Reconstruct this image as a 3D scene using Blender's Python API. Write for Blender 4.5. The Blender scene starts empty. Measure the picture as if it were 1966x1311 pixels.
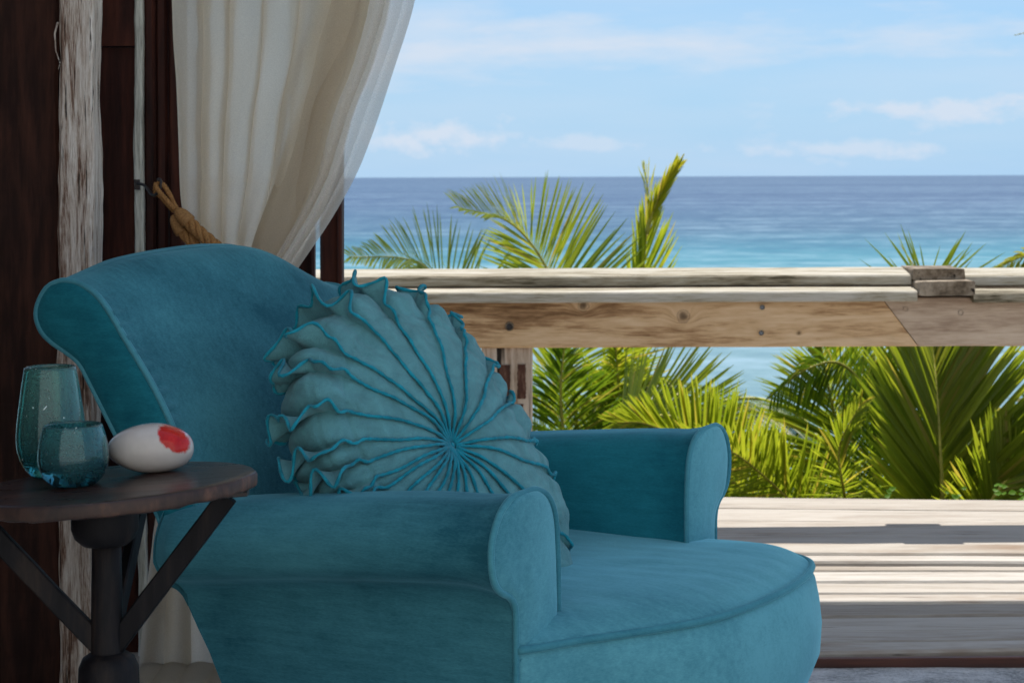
import bpy, math, random
import numpy as np
from mathutils import Vector, Matrix, noise
random.seed(7)
SC = bpy.context.scene
COL = SC.collection
PI = math.pi

# ------------------------------------------------------------------ camera
F = 3550.0            # focal length in pixels of the 1966 px wide photograph
H = 1.05              # eye height
cam_d = bpy.data.cameras.new('camera')
cam = bpy.data.objects.new('camera', cam_d); COL.objects.link(cam)
cam.location = (0, 0, H)
cam.rotation_mode = 'QUATERNION'
cam.rotation_quaternion = (Matrix.Rotation(math.radians(90), 3, 'X') @ Matrix.Rotation(math.radians(-0.22), 3, 'Z')).to_quaternion()
cam_d.sensor_width = 36
cam_d.lens = F / 1966 * 36
cam_d.shift_y = -(655.5 - 340) / 1966
cam_d.clip_start = 0.05
cam_d.clip_end = 200000
cam_d.dof.use_dof = True
cam_d.dof.focus_distance = 2.85
cam_d.dof.aperture_fstop = 14
SC.camera = cam

# ------------------------------------------------------------------ light
SUN = Vector((0.16, 0.45, 1.0)).normalized()
elev = math.asin(SUN.z)
az = math.atan2(SUN.x, SUN.y)
SC.view_settings.view_transform = 'Standard'
SC.view_settings.look = 'None'
SC.view_settings.exposure = 0.95
SC.view_settings.gamma = 1
SC.view_settings.use_curve_mapping = False
SC.cycles.max_bounces = 10
SC.cycles.transparent_max_bounces = 16
SC.cycles.transmission_bounces = 10
SC.cycles.sample_clamp_indirect = 6
SC.cycles.caustics_reflective = False
SC.cycles.caustics_refractive = False

W = bpy.data.worlds.new('World'); SC.world = W; W.use_nodes = True


class NT:
    """small helper round a node tree"""
    def __init__(s, nt):
        s.t = nt; s.n = nt.nodes; s.l = nt.links
        s.n.clear()

    def new(s, typ, **kw):
        nd = s.n.new(typ)
        for k, v in kw.items():
            setattr(nd, k, v)
        return nd

    def put(s, sock, v):
        if v is None:
            return
        if hasattr(v, 'is_output') or isinstance(v, bpy.types.NodeSocket):
            s.l.new(v, sock)
        else:
            if isinstance(v, (tuple, list)) and len(v) == 3 and sock.type == 'RGBA':
                v = (*v, 1)
            sock.default_value = v

    def math(s, op, a, b=None, c=None, clamp=False):
        nd = s.new('ShaderNodeMath', operation=op); nd.use_clamp = clamp
        s.put(nd.inputs[0], a); s.put(nd.inputs[1], b)
        if c is not None: s.put(nd.inputs[2], c)
        return nd.outputs[0]

    def noise(s, vec, scale=5, detail=4, rough=.55, dist=0):
        nd = s.new('ShaderNodeTexNoise')
        s.put(nd.inputs['Vector'], vec); nd.inputs['Scale'].default_value = scale
        nd.inputs['Detail'].default_value = detail; nd.inputs['Roughness'].default_value = rough
        nd.inputs['Distortion'].default_value = dist
        return nd.outputs['Fac']

    def mapv(s, vec, scale=(1, 1, 1), loc=(0, 0, 0), rot=(0, 0, 0)):
        nd = s.new('ShaderNodeMapping')
        s.put(nd.inputs['Vector'], vec)
        nd.inputs['Scale'].default_value = scale; nd.inputs['Location'].default_value = loc
        nd.inputs['Rotation'].default_value = rot
        return nd.outputs[0]

    def ramp(s, fac, stops, interp='LINEAR'):
        nd = s.new('ShaderNodeValToRGB'); cr = nd.color_ramp; cr.interpolation = interp
        while len(cr.elements) < len(stops): cr.elements.new(.5)
        for e, (p, c) in zip(cr.elements, stops):
            e.position = p
            e.color = (c, c, c, 1) if isinstance(c, (int, float)) else (*c, 1)
        s.put(nd.inputs[0], fac)
        return nd.outputs[0]

    def mix(s, fac, a, b, blend='MIX'):
        nd = s.new('ShaderNodeMix', data_type='RGBA', blend_type=blend)
        s.put(nd.inputs[0], fac); s.put(nd.inputs[6], a); s.put(nd.inputs[7], b)
        return nd.outputs[2]

    def coord(s, which='Object'):
        return s.new('ShaderNodeTexCoord').outputs[which]

    def sep(s, v):
        nd = s.new('ShaderNodeSeparateXYZ'); s.put(nd.inputs[0], v); return nd.outputs

    def comb(s, x, y, z):
        nd = s.new('ShaderNodeCombineXYZ')
        for i, v in enumerate((x, y, z)): s.put(nd.inputs[i], v)
        return nd.outputs[0]

    def bump(s, h, strength=.3, dist=.002):
        nd = s.new('ShaderNodeBump'); s.put(nd.inputs['Height'], h)
        nd.inputs['Strength'].default_value = strength; nd.inputs['Distance'].default_value = dist
        return nd.outputs[0]


# world: Nishita sky, thin high cloud and low cumulus towards the horizon
w = NT(W.node_tree)
sky = w.new('ShaderNodeTexSky', sky_type='NISHITA')
sky.sun_disc = False; sky.sun_elevation = elev; sky.sun_rotation = az
sky.altitude = 10; sky.air_density = 1.0; sky.dust_density = 0.25; sky.ozone_density = 2.5
d = w.coord('Generated')
sx, sy, sz = w.sep(d)
azim = w.math('ARCTAN2', sx, sy)
el = w.math('ARCSINE', w.math('MINIMUM', w.math('MAXIMUM', sz, -1), 1))


def blob(cx, cy, rx, ry, seed, ns, sharp, slope=0.0):
    """a cloud bank centred at azimuth / elevation (photo pixels), its rim broken by noise"""
    ax = (cx - 983) / F; ay = (340 - cy) / F
    u = w.math('DIVIDE', w.math('SUBTRACT', azim, ax), rx / F)
    vv = w.math('SUBTRACT', w.math('SUBTRACT', el, ay), w.math('MULTIPLY', w.math('SUBTRACT', azim, ax), slope))
    v = w.math('DIVIDE', vv, ry / F)
    r = w.math('SQRT', w.math('ADD', w.math('MULTIPLY', u, u), w.math('MULTIPLY', v, v)))
    vec = w.comb(w.math('MULTIPLY', azim, ns[0]), w.math('MULTIPLY', el, ns[1]), seed)
    n = w.noise(vec, 1, 6, .6)
    g = w.math('ADD', w.math('SUBTRACT', 1, r), w.math('MULTIPLY', w.math('SUBTRACT', n, .5), 3.0))
    return w.math('MULTIPLY', g, sharp, clamp=True)


high = w.noise(w.comb(w.math('MULTIPLY', azim, 2.6), w.math('MULTIPLY', el, 17), 3.3), 1, 7, .55)
highm = w.ramp(high, [(.46, 0), (.68, .6)])
band = blob(1150, 92, 1000, 62, 5.1, (7, 34), 1.3, .02)
b2 = blob(800, 70, 300, 110, 8.1, (8, 30), .9)
c1 = blob(830, 262, 190, 44, 1.7, (45, 70), 1.2)
c2 = blob(1830, 214, 270, 30, 9.4, (38, 80), 1.3)
c3 = blob(1600, 290, 240, 20, 4.4, (45, 80), 1.2)
c4 = blob(1100, 280, 150, 18, 6.4, (45, 80), 1.2)
cum_n = w.noise(w.comb(w.math('MULTIPLY', azim, 9), w.math('MULTIPLY', el, 22), 7.7), 1, 6, .6)
cum_side = w.ramp(w.math('ABSOLUTE', azim), [(.10, 0), (.16, 1)])
cum = w.math('MULTIPLY', w.math('MULTIPLY', w.ramp(cum_n, [(.55, 0), (.66, .8)]), cum_side),
             w.ramp(el, [(0.0, 1), (.35, 1), (.7, 0)]))
thin = w.math('MAXIMUM', w.math('MAXIMUM', w.math('MULTIPLY', highm, .5), w.math('MULTIPLY', band, .92)), w.math('MULTIPLY', b2, .8))
puffs = w.math('MAXIMUM', w.math('MAXIMUM', w.math('MULTIPLY', c1, .95), w.math('MULTIPLY', c2, .9)),
               w.math('MAXIMUM', w.math('MAXIMUM', w.math('MULTIPLY', c3, .7), w.math('MULTIPLY', c4, .6)), cum))
up_ = w.math('ADD', w.math('MAXIMUM', sz, 0), .14)
hn = w.noise(w.comb(w.math('DIVIDE', sx, up_), w.math('DIVIDE', w.math('MULTIPLY', sy, 1.8), up_), 4.2), .9, 7, .58)
fill_cloud = w.math('MULTIPLY', w.ramp(hn, [(.38, 0), (.62, .85)]), w.ramp(sz, [(.06, 0), (.2, 1)]))  # high cloud mostly above the view, added to brighten and neutralise the shade
allc = w.math('MAXIMUM', w.math('MAXIMUM', thin, fill_cloud), puffs, clamp=True)
tinted = w.mix(1.0, sky.outputs[0], (0.62, .86, 1.10), 'MULTIPLY')
cloudcol = w.mix(.5, (5.9, 6.7, 7.8), (5.9, 6.7, 7.8))
hz = w.math('MULTIPLY', w.math('POWER', 2.718, w.math('MULTIPLY', w.math('ABSOLUTE', el), -4.5)), .9)
tinted = w.mix(hz, tinted, (3.75, 5.75, 8.1))
skyc = w.mix(allc, tinted, cloudcol)
bg = w.new('ShaderNodeBackground'); w.put(bg.inputs[0], skyc); bg.inputs[1].default_value = 0.059
wo = w.new('ShaderNodeOutputWorld'); w.l.new(bg.outputs[0], wo.inputs[0])

sun_d = bpy.data.lights.new('sun', 'SUN'); sun_d.energy = 3.2; sun_d.angle = math.radians(.6)
sun_d.color = (1, .95, .87)
sun = bpy.data.objects.new('sun', sun_d); COL.objects.link(sun)
sun.rotation_mode = 'QUATERNION'; sun.rotation_quaternion = SUN.to_track_quat('Z', 'Y')
sun.location = (2, 6, 12)


# ------------------------------------------------------------------ helpers
def P(px, py, depth):
    """a point of the place seen at photograph pixel px, py, at that distance"""
    return Vector(((px - 983) / F * depth, depth, H - (py - 340) / F * depth))


def sm(a, b, x):
    t = min(1, max(0, (x - a) / (b - a))); return t * t * (3 - 2 * t)


WOFF = {}      # world origin of the things whose parts are given in world coordinates


def mesh_obj(name, verts, faces, m, parent=None, smooth=True, kind=None):
    me = bpy.data.meshes.new(name)
    off = Vector((0, 0, 0))
    if parent is not None and parent.name in WOFF:
        off = WOFF[parent.name]
    me.from_pydata([tuple(Vector(v) - off) for v in verts], [], faces)
    if smooth:
        me.polygons.foreach_set('use_smooth', [True] * len(me.polygons))
    mats = m if isinstance(m, (list, tuple)) else [m]
    for q in mats: me.materials.append(q)
    me.update()
    o = bpy.data.objects.new(name, me); COL.objects.link(o)
    if parent is not None:
        o.parent = parent
        if parent.name in WOFF: WOFF[o.name] = off
    if kind: o['kind'] = kind
    return o


def thing(name, label, cat, loc=(0, 0, 0), rotz=0, group=None, world=True):
    """an Empty at the base of a thing; with world=True its parts are given in world coordinates"""
    o = bpy.data.objects.new(name, None); COL.objects.link(o)
    o.location = loc; o.rotation_euler = (0, 0, rotz); o.empty_display_size = .1
    if world: WOFF[o.name] = Vector(loc)
    tag(o, label, cat, group)
    return o


def tag(o, label, cat, group=None):
    o['label'] = label; o['category'] = cat
    if group: o['group'] = group
    return o


def cr(pts, n):
    """Catmull-Rom through pts, n samples evenly spaced by length"""
    pts = [Vector(p) for p in pts]
    if len(pts) == 2:
        fine = [pts[0].lerp(pts[1], i / 20) for i in range(21)]
    else:
        q = [2 * pts[0] - pts[1]] + pts + [2 * pts[-1] - pts[-2]]
        fine = []
        for i in range(1, len(q) - 2):
            a, b, c, e = q[i - 1], q[i], q[i + 1], q[i + 2]
            for k in range(14):
                t = k / 14
                fine.append(.5 * ((2 * b) + (c - a) * t + (2 * a - 5 * b + 4 * c - e) * t * t + (3 * b - a - 3 * c + e) * t ** 3))
        fine.append(pts[-1])
    L = [0]
    for i in range(1, len(fine)): L.append(L[-1] + (fine[i] - fine[i - 1]).length)
    out = []; j = 0
    for i in range(n):
        s = L[-1] * i / (n - 1)
        while j < len(L) - 2 and L[j + 1] < s: j += 1
        dd = L[j + 1] - L[j]
        out.append(fine[j].lerp(fine[j + 1], min(1, max(0, (s - L[j]) / dd if dd > 1e-9 else 0))))
    return out


def tube_geo(path, r, sides=8, cap=True, twist=0.0, sq=None):
    path = [Vector(p) for p in path]; n = len(path)
    V = []; Fc = []
    up = Vector((0, 0, 1)); t0 = (path[1] - path[0]).normalized()
    if abs(t0.dot(up)) > .95: up = Vector((0, 1, 0))
    nrm = (up - t0 * up.dot(t0)).normalized()
    for i in range(n):
        t = (path[min(n - 1, i + 1)] - path[max(0, i - 1)]).normalized()
        nrm = (nrm - t * nrm.dot(t)).normalized(); b = t.cross(nrm)
        rr = r(i / (n - 1)) if callable(r) else r
        for k in range(sides):
            a = 2 * PI * k / sides + twist * i
            V.append(path[i] + nrm * math.cos(a) * rr + b * math.sin(a) * rr)
    for i in range(n - 1):
        for k in range(sides):
            a = i * sides + k; b2_ = i * sides + (k + 1) % sides
            Fc.append((a, b2_, b2_ + sides, a + sides))
    if cap:
        Fc.append(tuple(range(sides))[::-1]); Fc.append(tuple(range((n - 1) * sides, n * sides)))
    return V, Fc


def join(parts):
    V = []; Fc = []
    for v, f in parts:
        o = len(V); V += v; Fc += [tuple(i + o for i in q) for q in f]
    return V, Fc


def tube(name, path, r, m, parent=None, sides=8, **kw):
    v, f = tube_geo(path, r, sides, **kw)
    return mesh_obj(name, v, f, m, parent)


def grid_faces(nu, nv, closed_u=False, flip=False, off=0):
    fc = []
    for i in range(nu if closed_u else nu - 1):
        for j in range(nv - 1):
            i2 = (i + 1) % nu
            q = (off + i * nv + j, off + i2 * nv + j, off + i2 * nv + j + 1, off + i * nv + j + 1)
            fc.append(q[::-1] if flip else q)
    return fc


def lathe_geo(prof, n=32, c=(0, 0, 0), close=True):
    """prof: (r, z) pairs from one axis end to the other"""
    V = []; c = Vector(c)
    for i in range(n):
        a = 2 * PI * i / n
        for r, z in prof:
            V.append(c + Vector((r * math.cos(a), r * math.sin(a), z)))
    return V, grid_faces(n, len(prof), True)


def board_geo(a, b, wv, tv, seg=1, bev=.003, rough=0.0, seed=0, off=None):
    """a bevelled board from a to b; wv, tv: half-width and half-thickness vectors. rough: worn outline"""
    a, b, wv, tv = map(Vector, (a, b, wv, tv))
    wl, tl = wv.length, tv.length; wn, tn = wv.normalized(), tv.normalized()
    bv = min(bev, wl * .6, tl * .6)
    sec = [(-wl, -tl + bv), (-wl + bv, -tl), (wl - bv, -tl), (wl, -tl + bv), (wl, tl - bv), (wl - bv, tl), (-wl + bv, tl), (-wl, tl - bv)]
    V = []
    ax = (b - a).normalized()
    for i in range(seg + 1):
        c = a.lerp(b, i / seg)
        for k, (x, y) in enumerate(sec):
            p = c + wn * x + tn * y
            if rough:
                q = p * 9 + Vector((seed, seed * 1.7, 0)) - ax * (p.dot(ax) * 5)
                p = p + wn * (noise.noise(q) * rough) + tn * (noise.noise(q + Vector((7, 3, 1))) * rough * .6)
                q2 = p * 60 - ax * (p.dot(ax) * 35) + Vector((seed * 3, 0, 0))
                p = p + wn * (noise.noise(q2) * rough * .35) + tn * (noise.noise(q2 + Vector((3, 9, 1))) * rough * .3)
            V.append(p)
    Fc = []
    for i in range(seg):
        for k in range(8):
            k2 = (k + 1) % 8
            Fc.append((i * 8 + k, i * 8 + k2, (i + 1) * 8 + k2, (i + 1) * 8 + k))
    Fc.append(tuple(range(8))[::-1]); Fc.append(tuple(range(seg * 8, seg * 8 + 8)))
    return V, Fc


def fix_normals(o):
    import bmesh
    bm = bmesh.new(); bm.from_mesh(o.data); bmesh.ops.recalc_face_normals(bm, faces=bm.faces); bm.to_mesh(o.data); bm.free()
    return o


# ------------------------------------------------------------------ materials
def mat(name):
    m = bpy.data.materials.new(name); m.use_nodes = True
    t = NT(m.node_tree)
    out = t.new('ShaderNodeOutputMaterial')
    b = t.new('ShaderNodeBsdfPrincipled'); t.l.new(b.outputs[0], out.inputs[0])
    return m, t, b, out


def wood(name, stops, grain=(1, 1, 1), fine=120, rough=.75, bump=.4, stain=None, knots=(), streak=.5, spec=.3, bd=.003, rnd=True, cracks=0, con=1.5, vary=.0):
    """stops: colour stops over the grain value; grain: scale along x, y, z (small = along the board)"""
    m, t, b, out = mat(name)
    co = t.coord()
    if rnd:
        oi = t.new('ShaderNodeObjectInfo').outputs['Random']
        va = t.new('ShaderNodeVectorMath', operation='ADD'); t.put(va.inputs[0], co)
        t.put(va.inputs[1], t.comb(t.math('MULTIPLY', oi, 13.0), t.math('MULTIPLY', oi, 7.0), t.math('MULTIPLY', oi, 3.0)))
        cv = va.outputs[0]
    else:
        cv = co
    if knots:
        x, y, z = t.sep(co)
        zz = z
        for (kx, kz, s, a) in knots:
            dx = t.math('DIVIDE', t.math('SUBTRACT', x, kx), s); dz = t.math('DIVIDE', t.math('SUBTRACT', z, kz), s * .75)
            r2 = t.math('ADD', t.math('MULTIPLY', dx, dx), t.math('MULTIPLY', dz, dz))
            g = t.math('MULTIPLY', t.math('POWER', 2.718, t.math('MULTIPLY', r2, -1)), a)
            zz = t.math('ADD', zz, g)
        cv = t.comb(x, y, zz)
    gv = t.mapv(cv, grain)
    n1 = t.noise(gv, fine * .16, 5, .6, .8)
    n2 = t.noise(gv, fine, 4, .65)
    big = t.noise(t.mapv(cv, tuple(min(1, g * 1.6) for g in grain)), 4.5, 4, .6)
    v = t.math('ADD', t.math('MULTIPLY', n1, .62), t.math('MULTIPLY', n2, .38))
    v = t.math('ADD', v, t.math('MULTIPLY', t.math('SUBTRACT', big, .5), streak))
    v = t.math('ADD', t.math('MULTIPLY', t.math('SUBTRACT', v, .5), con), .5)
    c = t.ramp(v, stops)
    if knots:
        for (kx, kz, s, a) in knots:
            x, y, z = t.sep(co)
            dx = t.math('SUBTRACT', x, kx); dz = t.math('SUBTRACT', z, kz)
            r = t.math('SQRT', t.math('ADD', t.math('MULTIPLY', dx, dx), t.math('MULTIPLY', dz, dz)))
            r = t.math('ADD', r, t.math('MULTIPLY', t.math('SUBTRACT', t.noise(co, 90, 3), .5), .012))
            k = t.ramp(t.math('DIVIDE', r, s * .8), [(0, .9), (.3, .75), (.55, 0.12), (.62, .5), (.75, 0), (1, 0)])
            c = t.mix(k, c, (.07, .04, .022))
    if stain:
        sc, lo, hi, colr = stain
        sn = t.noise(t.mapv(cv, tuple(min(1, g * 3) for g in grain)), sc, 5, .65)
        c = t.mix(t.ramp(sn, [(lo, 0), (hi, 1)]), c, colr)
    if vary:
        ov = t.new('ShaderNodeObjectInfo').outputs['Random']
        c = t.mix(t.math('MULTIPLY', ov, vary), c, t.mix(1, c, (.62, .55, .46), 'MULTIPLY'))
    if cracks:
        ck = t.noise(t.mapv(cv, tuple(g * (.5 if g < .5 else 1) for g in grain)), fine * .35, 3, .5, .3)
        c = t.mix(t.ramp(ck, [(cracks - .05, 1), (cracks, 0)]), c, (.02, .014, .01))
    t.put(b.inputs['Base Color'], c)
    rr = t.math('ADD', rough - .12, t.math('MULTIPLY', n2, .25))
    t.put(b.inputs['Roughness'], rr)
    b.inputs['Specular IOR Level'].default_value = spec
    hgt = t.math('ADD', n1, t.math('MULTIPLY', n2, .6))
    t.put(b.inputs['Normal'], t.bump(hgt, bump, bd))
    return m


def velvet(name, c_dark, c_light, seed=0.0, sheen=.5):
    m, t, b, out = mat(name)
    co = t.mapv(t.coord(), loc=(seed, seed, seed))
    n = t.noise(co, 5.5, 4, .55, .5)
    n2 = t.noise(co, 26, 4, .6, .3)
    n3 = t.noise(t.mapv(co, (1, 1, 4)), 160, 3, .6)
    st = t.noise(t.mapv(co, (1.2, 9, 9)), 11, 5, .65, .4)
    nb = t.noise(co, 2.3, 2, .5, .6)
    nn = t.math('ADD', t.math('MULTIPLY', t.math('SUBTRACT', nb, .5), .55), t.math('ADD', t.math('MULTIPLY', n, .34), t.math('MULTIPLY', n2, .14)))
    nn = t.math('ADD', nn, t.math('ADD', t.math('MULTIPLY', n3, .24), t.math('MULTIPLY', st, .28)))
    c = t.ramp(nn, [(.32, c_dark), (.66, c_light)])
    t.put(b.inputs['Base Color'], c)
    b.inputs['Roughness'].default_value = .82
    b.inputs['Specular IOR Level'].default_value = .12
    b.inputs['Sheen Weight'].default_value = sheen
    b.inputs['Sheen Roughness'].default_value = .33
    b.inputs['Sheen Tint'].default_value = (.34, .82, 1.0, 1)
    h = t.math('ADD', t.math('MULTIPLY', t.noise(co, 900, 2, .6), .6), t.math('MULTIPLY', n3, .5))
    t.put(b.inputs['Normal'], t.bump(h, .22, .0012))
    return m


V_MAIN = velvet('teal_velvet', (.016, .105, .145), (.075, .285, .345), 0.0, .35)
V_SEAT = velvet('teal_velvet_lit', (.036, .180, .235), (.130, .400, .470), 3.0, 1.0)  # lighter copy of the velvet: brightness of lit seat and fronts in the colour
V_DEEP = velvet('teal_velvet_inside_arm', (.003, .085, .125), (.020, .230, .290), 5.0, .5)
V_PIPE = velvet('teal_velvet_piping', (.035, .175, .230), (.080, .300, .365), 9.0, .7)

M_POST = wood('dark_stained_timber', [(.22, (.008, .005, .005)), (.5, (.028, .013, .010)), (.8, (.085, .034, .022))], (1, 1, .12), 70, .65, .5, streak=.6, spec=.12)
M_BOARD = wood('mahogany_board', [(.22, (.012, .006, .006)), (.5, (.048, .016, .012)), (.8, (.12, .036, .022))], (1, 1, .10), 80, .6, .35, streak=.5, spec=.16)
M_WORN = wood('weathered_timber', [(.10, (.05, .025, .016)), (.28, (.22, .13, .09)), (.46, (.58, .49, .41)), (.70, (.84, .79, .72))], (1, 1, .07), 420, .9, 1.0, streak=.5, bd=.006, cracks=.37, con=2.0)
M_GREY = wood('grey_weathered_strip', [(.15, (.06, .06, .05)), (.36, (.28, .29, .26)), (.55, (.60, .62, .56)), (.8, (.8, .82, .77))], (1, 1, .09), 200, .9, 1.0, bd=.006)
M_TABLE = wood('dark_bronze_wood', [(.26, (.010, .007, .006)), (.52, (.036, .019, .015)), (.78, (.11, .052, .036))], (.25, 1, 1), 60, .30, .25, streak=.6, spec=.6, rnd=False)
M_RIM = wood('worn_table_rim', [(.25, (.015, .011, .011)), (.5, (.050, .028, .022)), (.80, (.18, .085, .05))], (1, 1, .5), 60, .55, .6, streak=.9, spec=.4, rnd=False)
M_LEG = wood('blackened_wood', [(.25, (.003, .003, .004)), (.52, (.009, .009, .011)), (.82, (.035, .026, .022))], (1, 1, .15), 90, .55, .4, streak=.35, spec=.14)
M_DECK = wood('bleached_deck_board', [(.20, (.14, .105, .08)), (.38, (.36, .315, .27)), (.54, (.49, .455, .41)), (.78, (.58, .555, .52))], (.10, 1, 1), 150, .85, .6, stain=(3.2, .60, .76, (.28, .20, .14)), streak=.55, bd=.0025, cracks=.30, con=.85, vary=.5)
M_RAIL = wood('bleached_rail_cap', [(.22, (.09, .075, .045)), (.38, (.26, .225, .16)), (.56, (.39, .355, .28)), (.80, (.52, .49, .43))], (.11, 1, 1), 150, .85, .5, stain=(2.2, .58, .8, (.30, .25, .13)), streak=.6, bd=.004, con=2.0, cracks=.27)
KN = [((990 - 983) / F * 5.55, H - 265 / F * 5.55, .032, .035), ((1180 - 983) / F * 5.55, H - 285 / F * 5.55, .036, .04),
      ((1400 - 983) / F * 5.55, H - 318 / F * 5.55, .014, .012)]
M_BEAM = wood('brown_pine_beam', [(.20, (.17, .085, .035)), (.40, (.40, .235, .115)), (.56, (.62, .41, .225)), (.80, (.74, .53, .33))], (.11, 1, 1), 120, .75, .4,
              stain=(2.6, .54, .74, (.11, .075, .05)), knots=KN, streak=.6, rnd=False, bd=.003, con=2.1)
M_BEAM2 = wood('greyed_pine_beam', [(.20, (.18, .11, .07)), (.40, (.38, .27, .19)), (.58, (.55, .42, .31)), (.80, (.66, .54, .42))], (.11, 1, 1), 120, .75, .4,
               stain=(3.0, .57, .74, (.12, .08, .06)), streak=.5, bd=.003)
M_END = wood('weathered_end_grain', [(.22, (.03, .022, .014)), (.44, (.17, .13, .09)), (.74, (.42, .35, .27))], (1, .2, 1), 60, .9, .8, streak=.5, bd=.004, cracks=.36)
M_RPOST = wood('peeling_post', [(.26, (.08, .045, .03)), (.40, (.32, .22, .15)), (.55, (.56, .45, .35)), (.78, (.68, .60, .50))], (1, 1, .10), 75, .85, .7, streak=.4, bd=.006, cracks=.37)
M_PATCH = wood('old_red_brown_paint', [(.3, (.035, .014, .008)), (.55, (.085, .030, .016)), (.8, (.30, .20, .14))], (1, 1, .3), 130, .6, .9)
M_FASCIA = wood('red_brown_fascia', [(.28, (.035, .010, .006)), (.5, (.10, .028, .014)), (.74, (.19, .065, .035))], (.08, 1, 1), 60, .45, .3, spec=.5)
M_ROOF = wood('white_bounce_roof_boards', [(.3, (.62, .60, .57)), (.6, (.76, .74, .71))], (1, .1, 1), 40, .7, .2)  # white put on the unseen roof to throw light back down


def flat(name, c, rough=.5, spec=.5, metal=0, nscale=30, var=.25, bump=.2, bd=.002):
    m, t, b, out = mat(name)
    n = t.noise(t.coord(), nscale, 5, .6)
    lo = tuple(x * (1 - var) for x in c); hi = tuple(min(1, x * (1 + var)) for x in c)
    t.put(b.inputs['Base Color'], t.ramp(n, [(.3, lo), (.7, hi)]))
    b.inputs['Roughness'].default_value = rough; b.inputs['Specular IOR Level'].default_value = spec
    b.inputs['Metallic'].default_value = metal
    if bump: t.put(b.inputs['Normal'], t.bump(n, bump, bd))
    return m


M_IRON = flat('blackened_iron', (.05, .045, .045), .5, .5, .6, 80)
M_SCREW = flat('dull_screw_head', (.16, .17, .18), .45, .5, .8, 80)
M_ROPE = flat('golden_brown_rope', (.34, .175, .065), .8, .15, 0, 350, .5, .7, .001)
M_ROPE2 = flat('golden_wrapped_thread', (.34, .18, .07), .7, .2, 0, 300, .35, .5, .001)

# rough plaster-like concrete
M_FLOOR, t, b, out = mat('rough_concrete')
co = t.coord()
n = t.noise(co, 9, 8, .68); n2 = t.noise(co, 130, 6, .7); n3 = t.noise(t.mapv(co, (1, 3, 1)), 34, 5, .7)
v = t.math('ADD', t.math('MULTIPLY', n, .5), t.math('ADD', t.math('MULTIPLY', n2, .3), t.math('MULTIPLY', n3, .2)))
t.put(b.inputs['Base Color'], t.ramp(v, [(.40, (.26, .26, .26)), (.49, (.62, .615, .61)), (.57, (.84, .83, .82))]))
b.inputs['Roughness'].default_value = .9
t.put(b.inputs['Normal'], t.bump(v, 1.0, .03))

# cushion cloth
def cloth(name, c, seed, var=.2):
    m, t, b, out = mat(name)
    co = t.coord()
    n = t.noise(t.mapv(co, loc=(seed, 0, 0)), 26, 5, .6, .6)
    wv = t.noise(co, 700, 2, .5)
    v = t.math('ADD', t.math('MULTIPLY', n, .7), t.math('MULTIPLY', wv, .3))
    t.put(b.inputs['Base Color'], t.ramp(v, [(.35, tuple(x * (1 - var) for x in c)), (.65, tuple(x * (1 + var) for x in c))]))
    b.inputs['Roughness'].default_value = .9; b.inputs['Specular IOR Level'].default_value = .1
    b.inputs['Sheen Weight'].default_value = .15
    t.put(b.inputs['Normal'], t.bump(t.math('ADD', t.math('ADD', n, t.math('MULTIPLY', t.noise(co, 75, 4, .6, 1.0), .6)), t.math('MULTIPLY', wv, .35)), .75, .005))
    return m


M_CUSH = cloth('dusty_teal_cotton', (.115, .315, .345), 1)
M_CPIPE = cloth('bright_teal_overlock_thread', (.012, .27, .36), 5, .35)

# curtain
M_CURT = bpy.data.materials.new('sheer_cream_linen'); M_CURT.use_nodes = True
t = NT(M_CURT.node_tree); out = t.new('ShaderNodeOutputMaterial')
co = t.coord()
weave = t.noise(t.mapv(co, (1, 1, .5)), 800, 2, .5)
weave2 = t.noise(t.mapv(co, (.5, 1, 1)), 800, 2, .5)
wv = t.math('ADD', t.math('MULTIPLY', weave, .5), t.math('MULTIPLY', weave2, .5))
col = t.ramp(wv, [(.30, (.82, .755, .65)), (.68, (.92, .865, .76))])
df = t.new('ShaderNodeBsdfDiffuse'); t.put(df.inputs[0], col)
tl = t.new('ShaderNodeBsdfTranslucent'); t.put(tl.inputs[0], t.mix(1, col, (1, 1, 1), 'MULTIPLY'))
tp = t.new('ShaderNodeBsdfTransparent')
m1 = t.new('ShaderNodeMixShader'); m1.inputs[0].default_value = .74
t.l.new(df.outputs[0], m1.inputs[1]); t.l.new(tl.outputs[0], m1.inputs[2])
m2 = t.new('ShaderNodeMixShader'); t.put(m2.inputs[0], t.ramp(wv, [(.40, .07), (.6, .02)]))
t.l.new(m1.outputs[0], m2.inputs[1]); t.l.new(tp.outputs[0], m2.inputs[2])
bp = t.bump(wv, .3, .001); t.put(df.inputs['Normal'], bp)
t.l.new(m2.outputs[0], out.inputs[0])
M_CURT2 = M_CURT.copy(); M_CURT2.name = 'very_sheer_cream_linen'
for nd in M_CURT2.node_tree.nodes:
    if nd.type == 'VALTORGB' and nd.color_ramp.elements[0].color[0] > .5:
        nd.color_ramp.elements[0].color = (.84, .80, .74, 1); nd.color_ramp.elements[1].color = (.93, .91, .87, 1)
    if nd.type == 'VALTORGB' and nd.color_ramp.elements[1].color[0] < .1:
        nd.color_ramp.elements[0].color = (.34, .34, .34, 1); nd.color_ramp.elements[1].color = (.16, .16, .16, 1)


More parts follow.
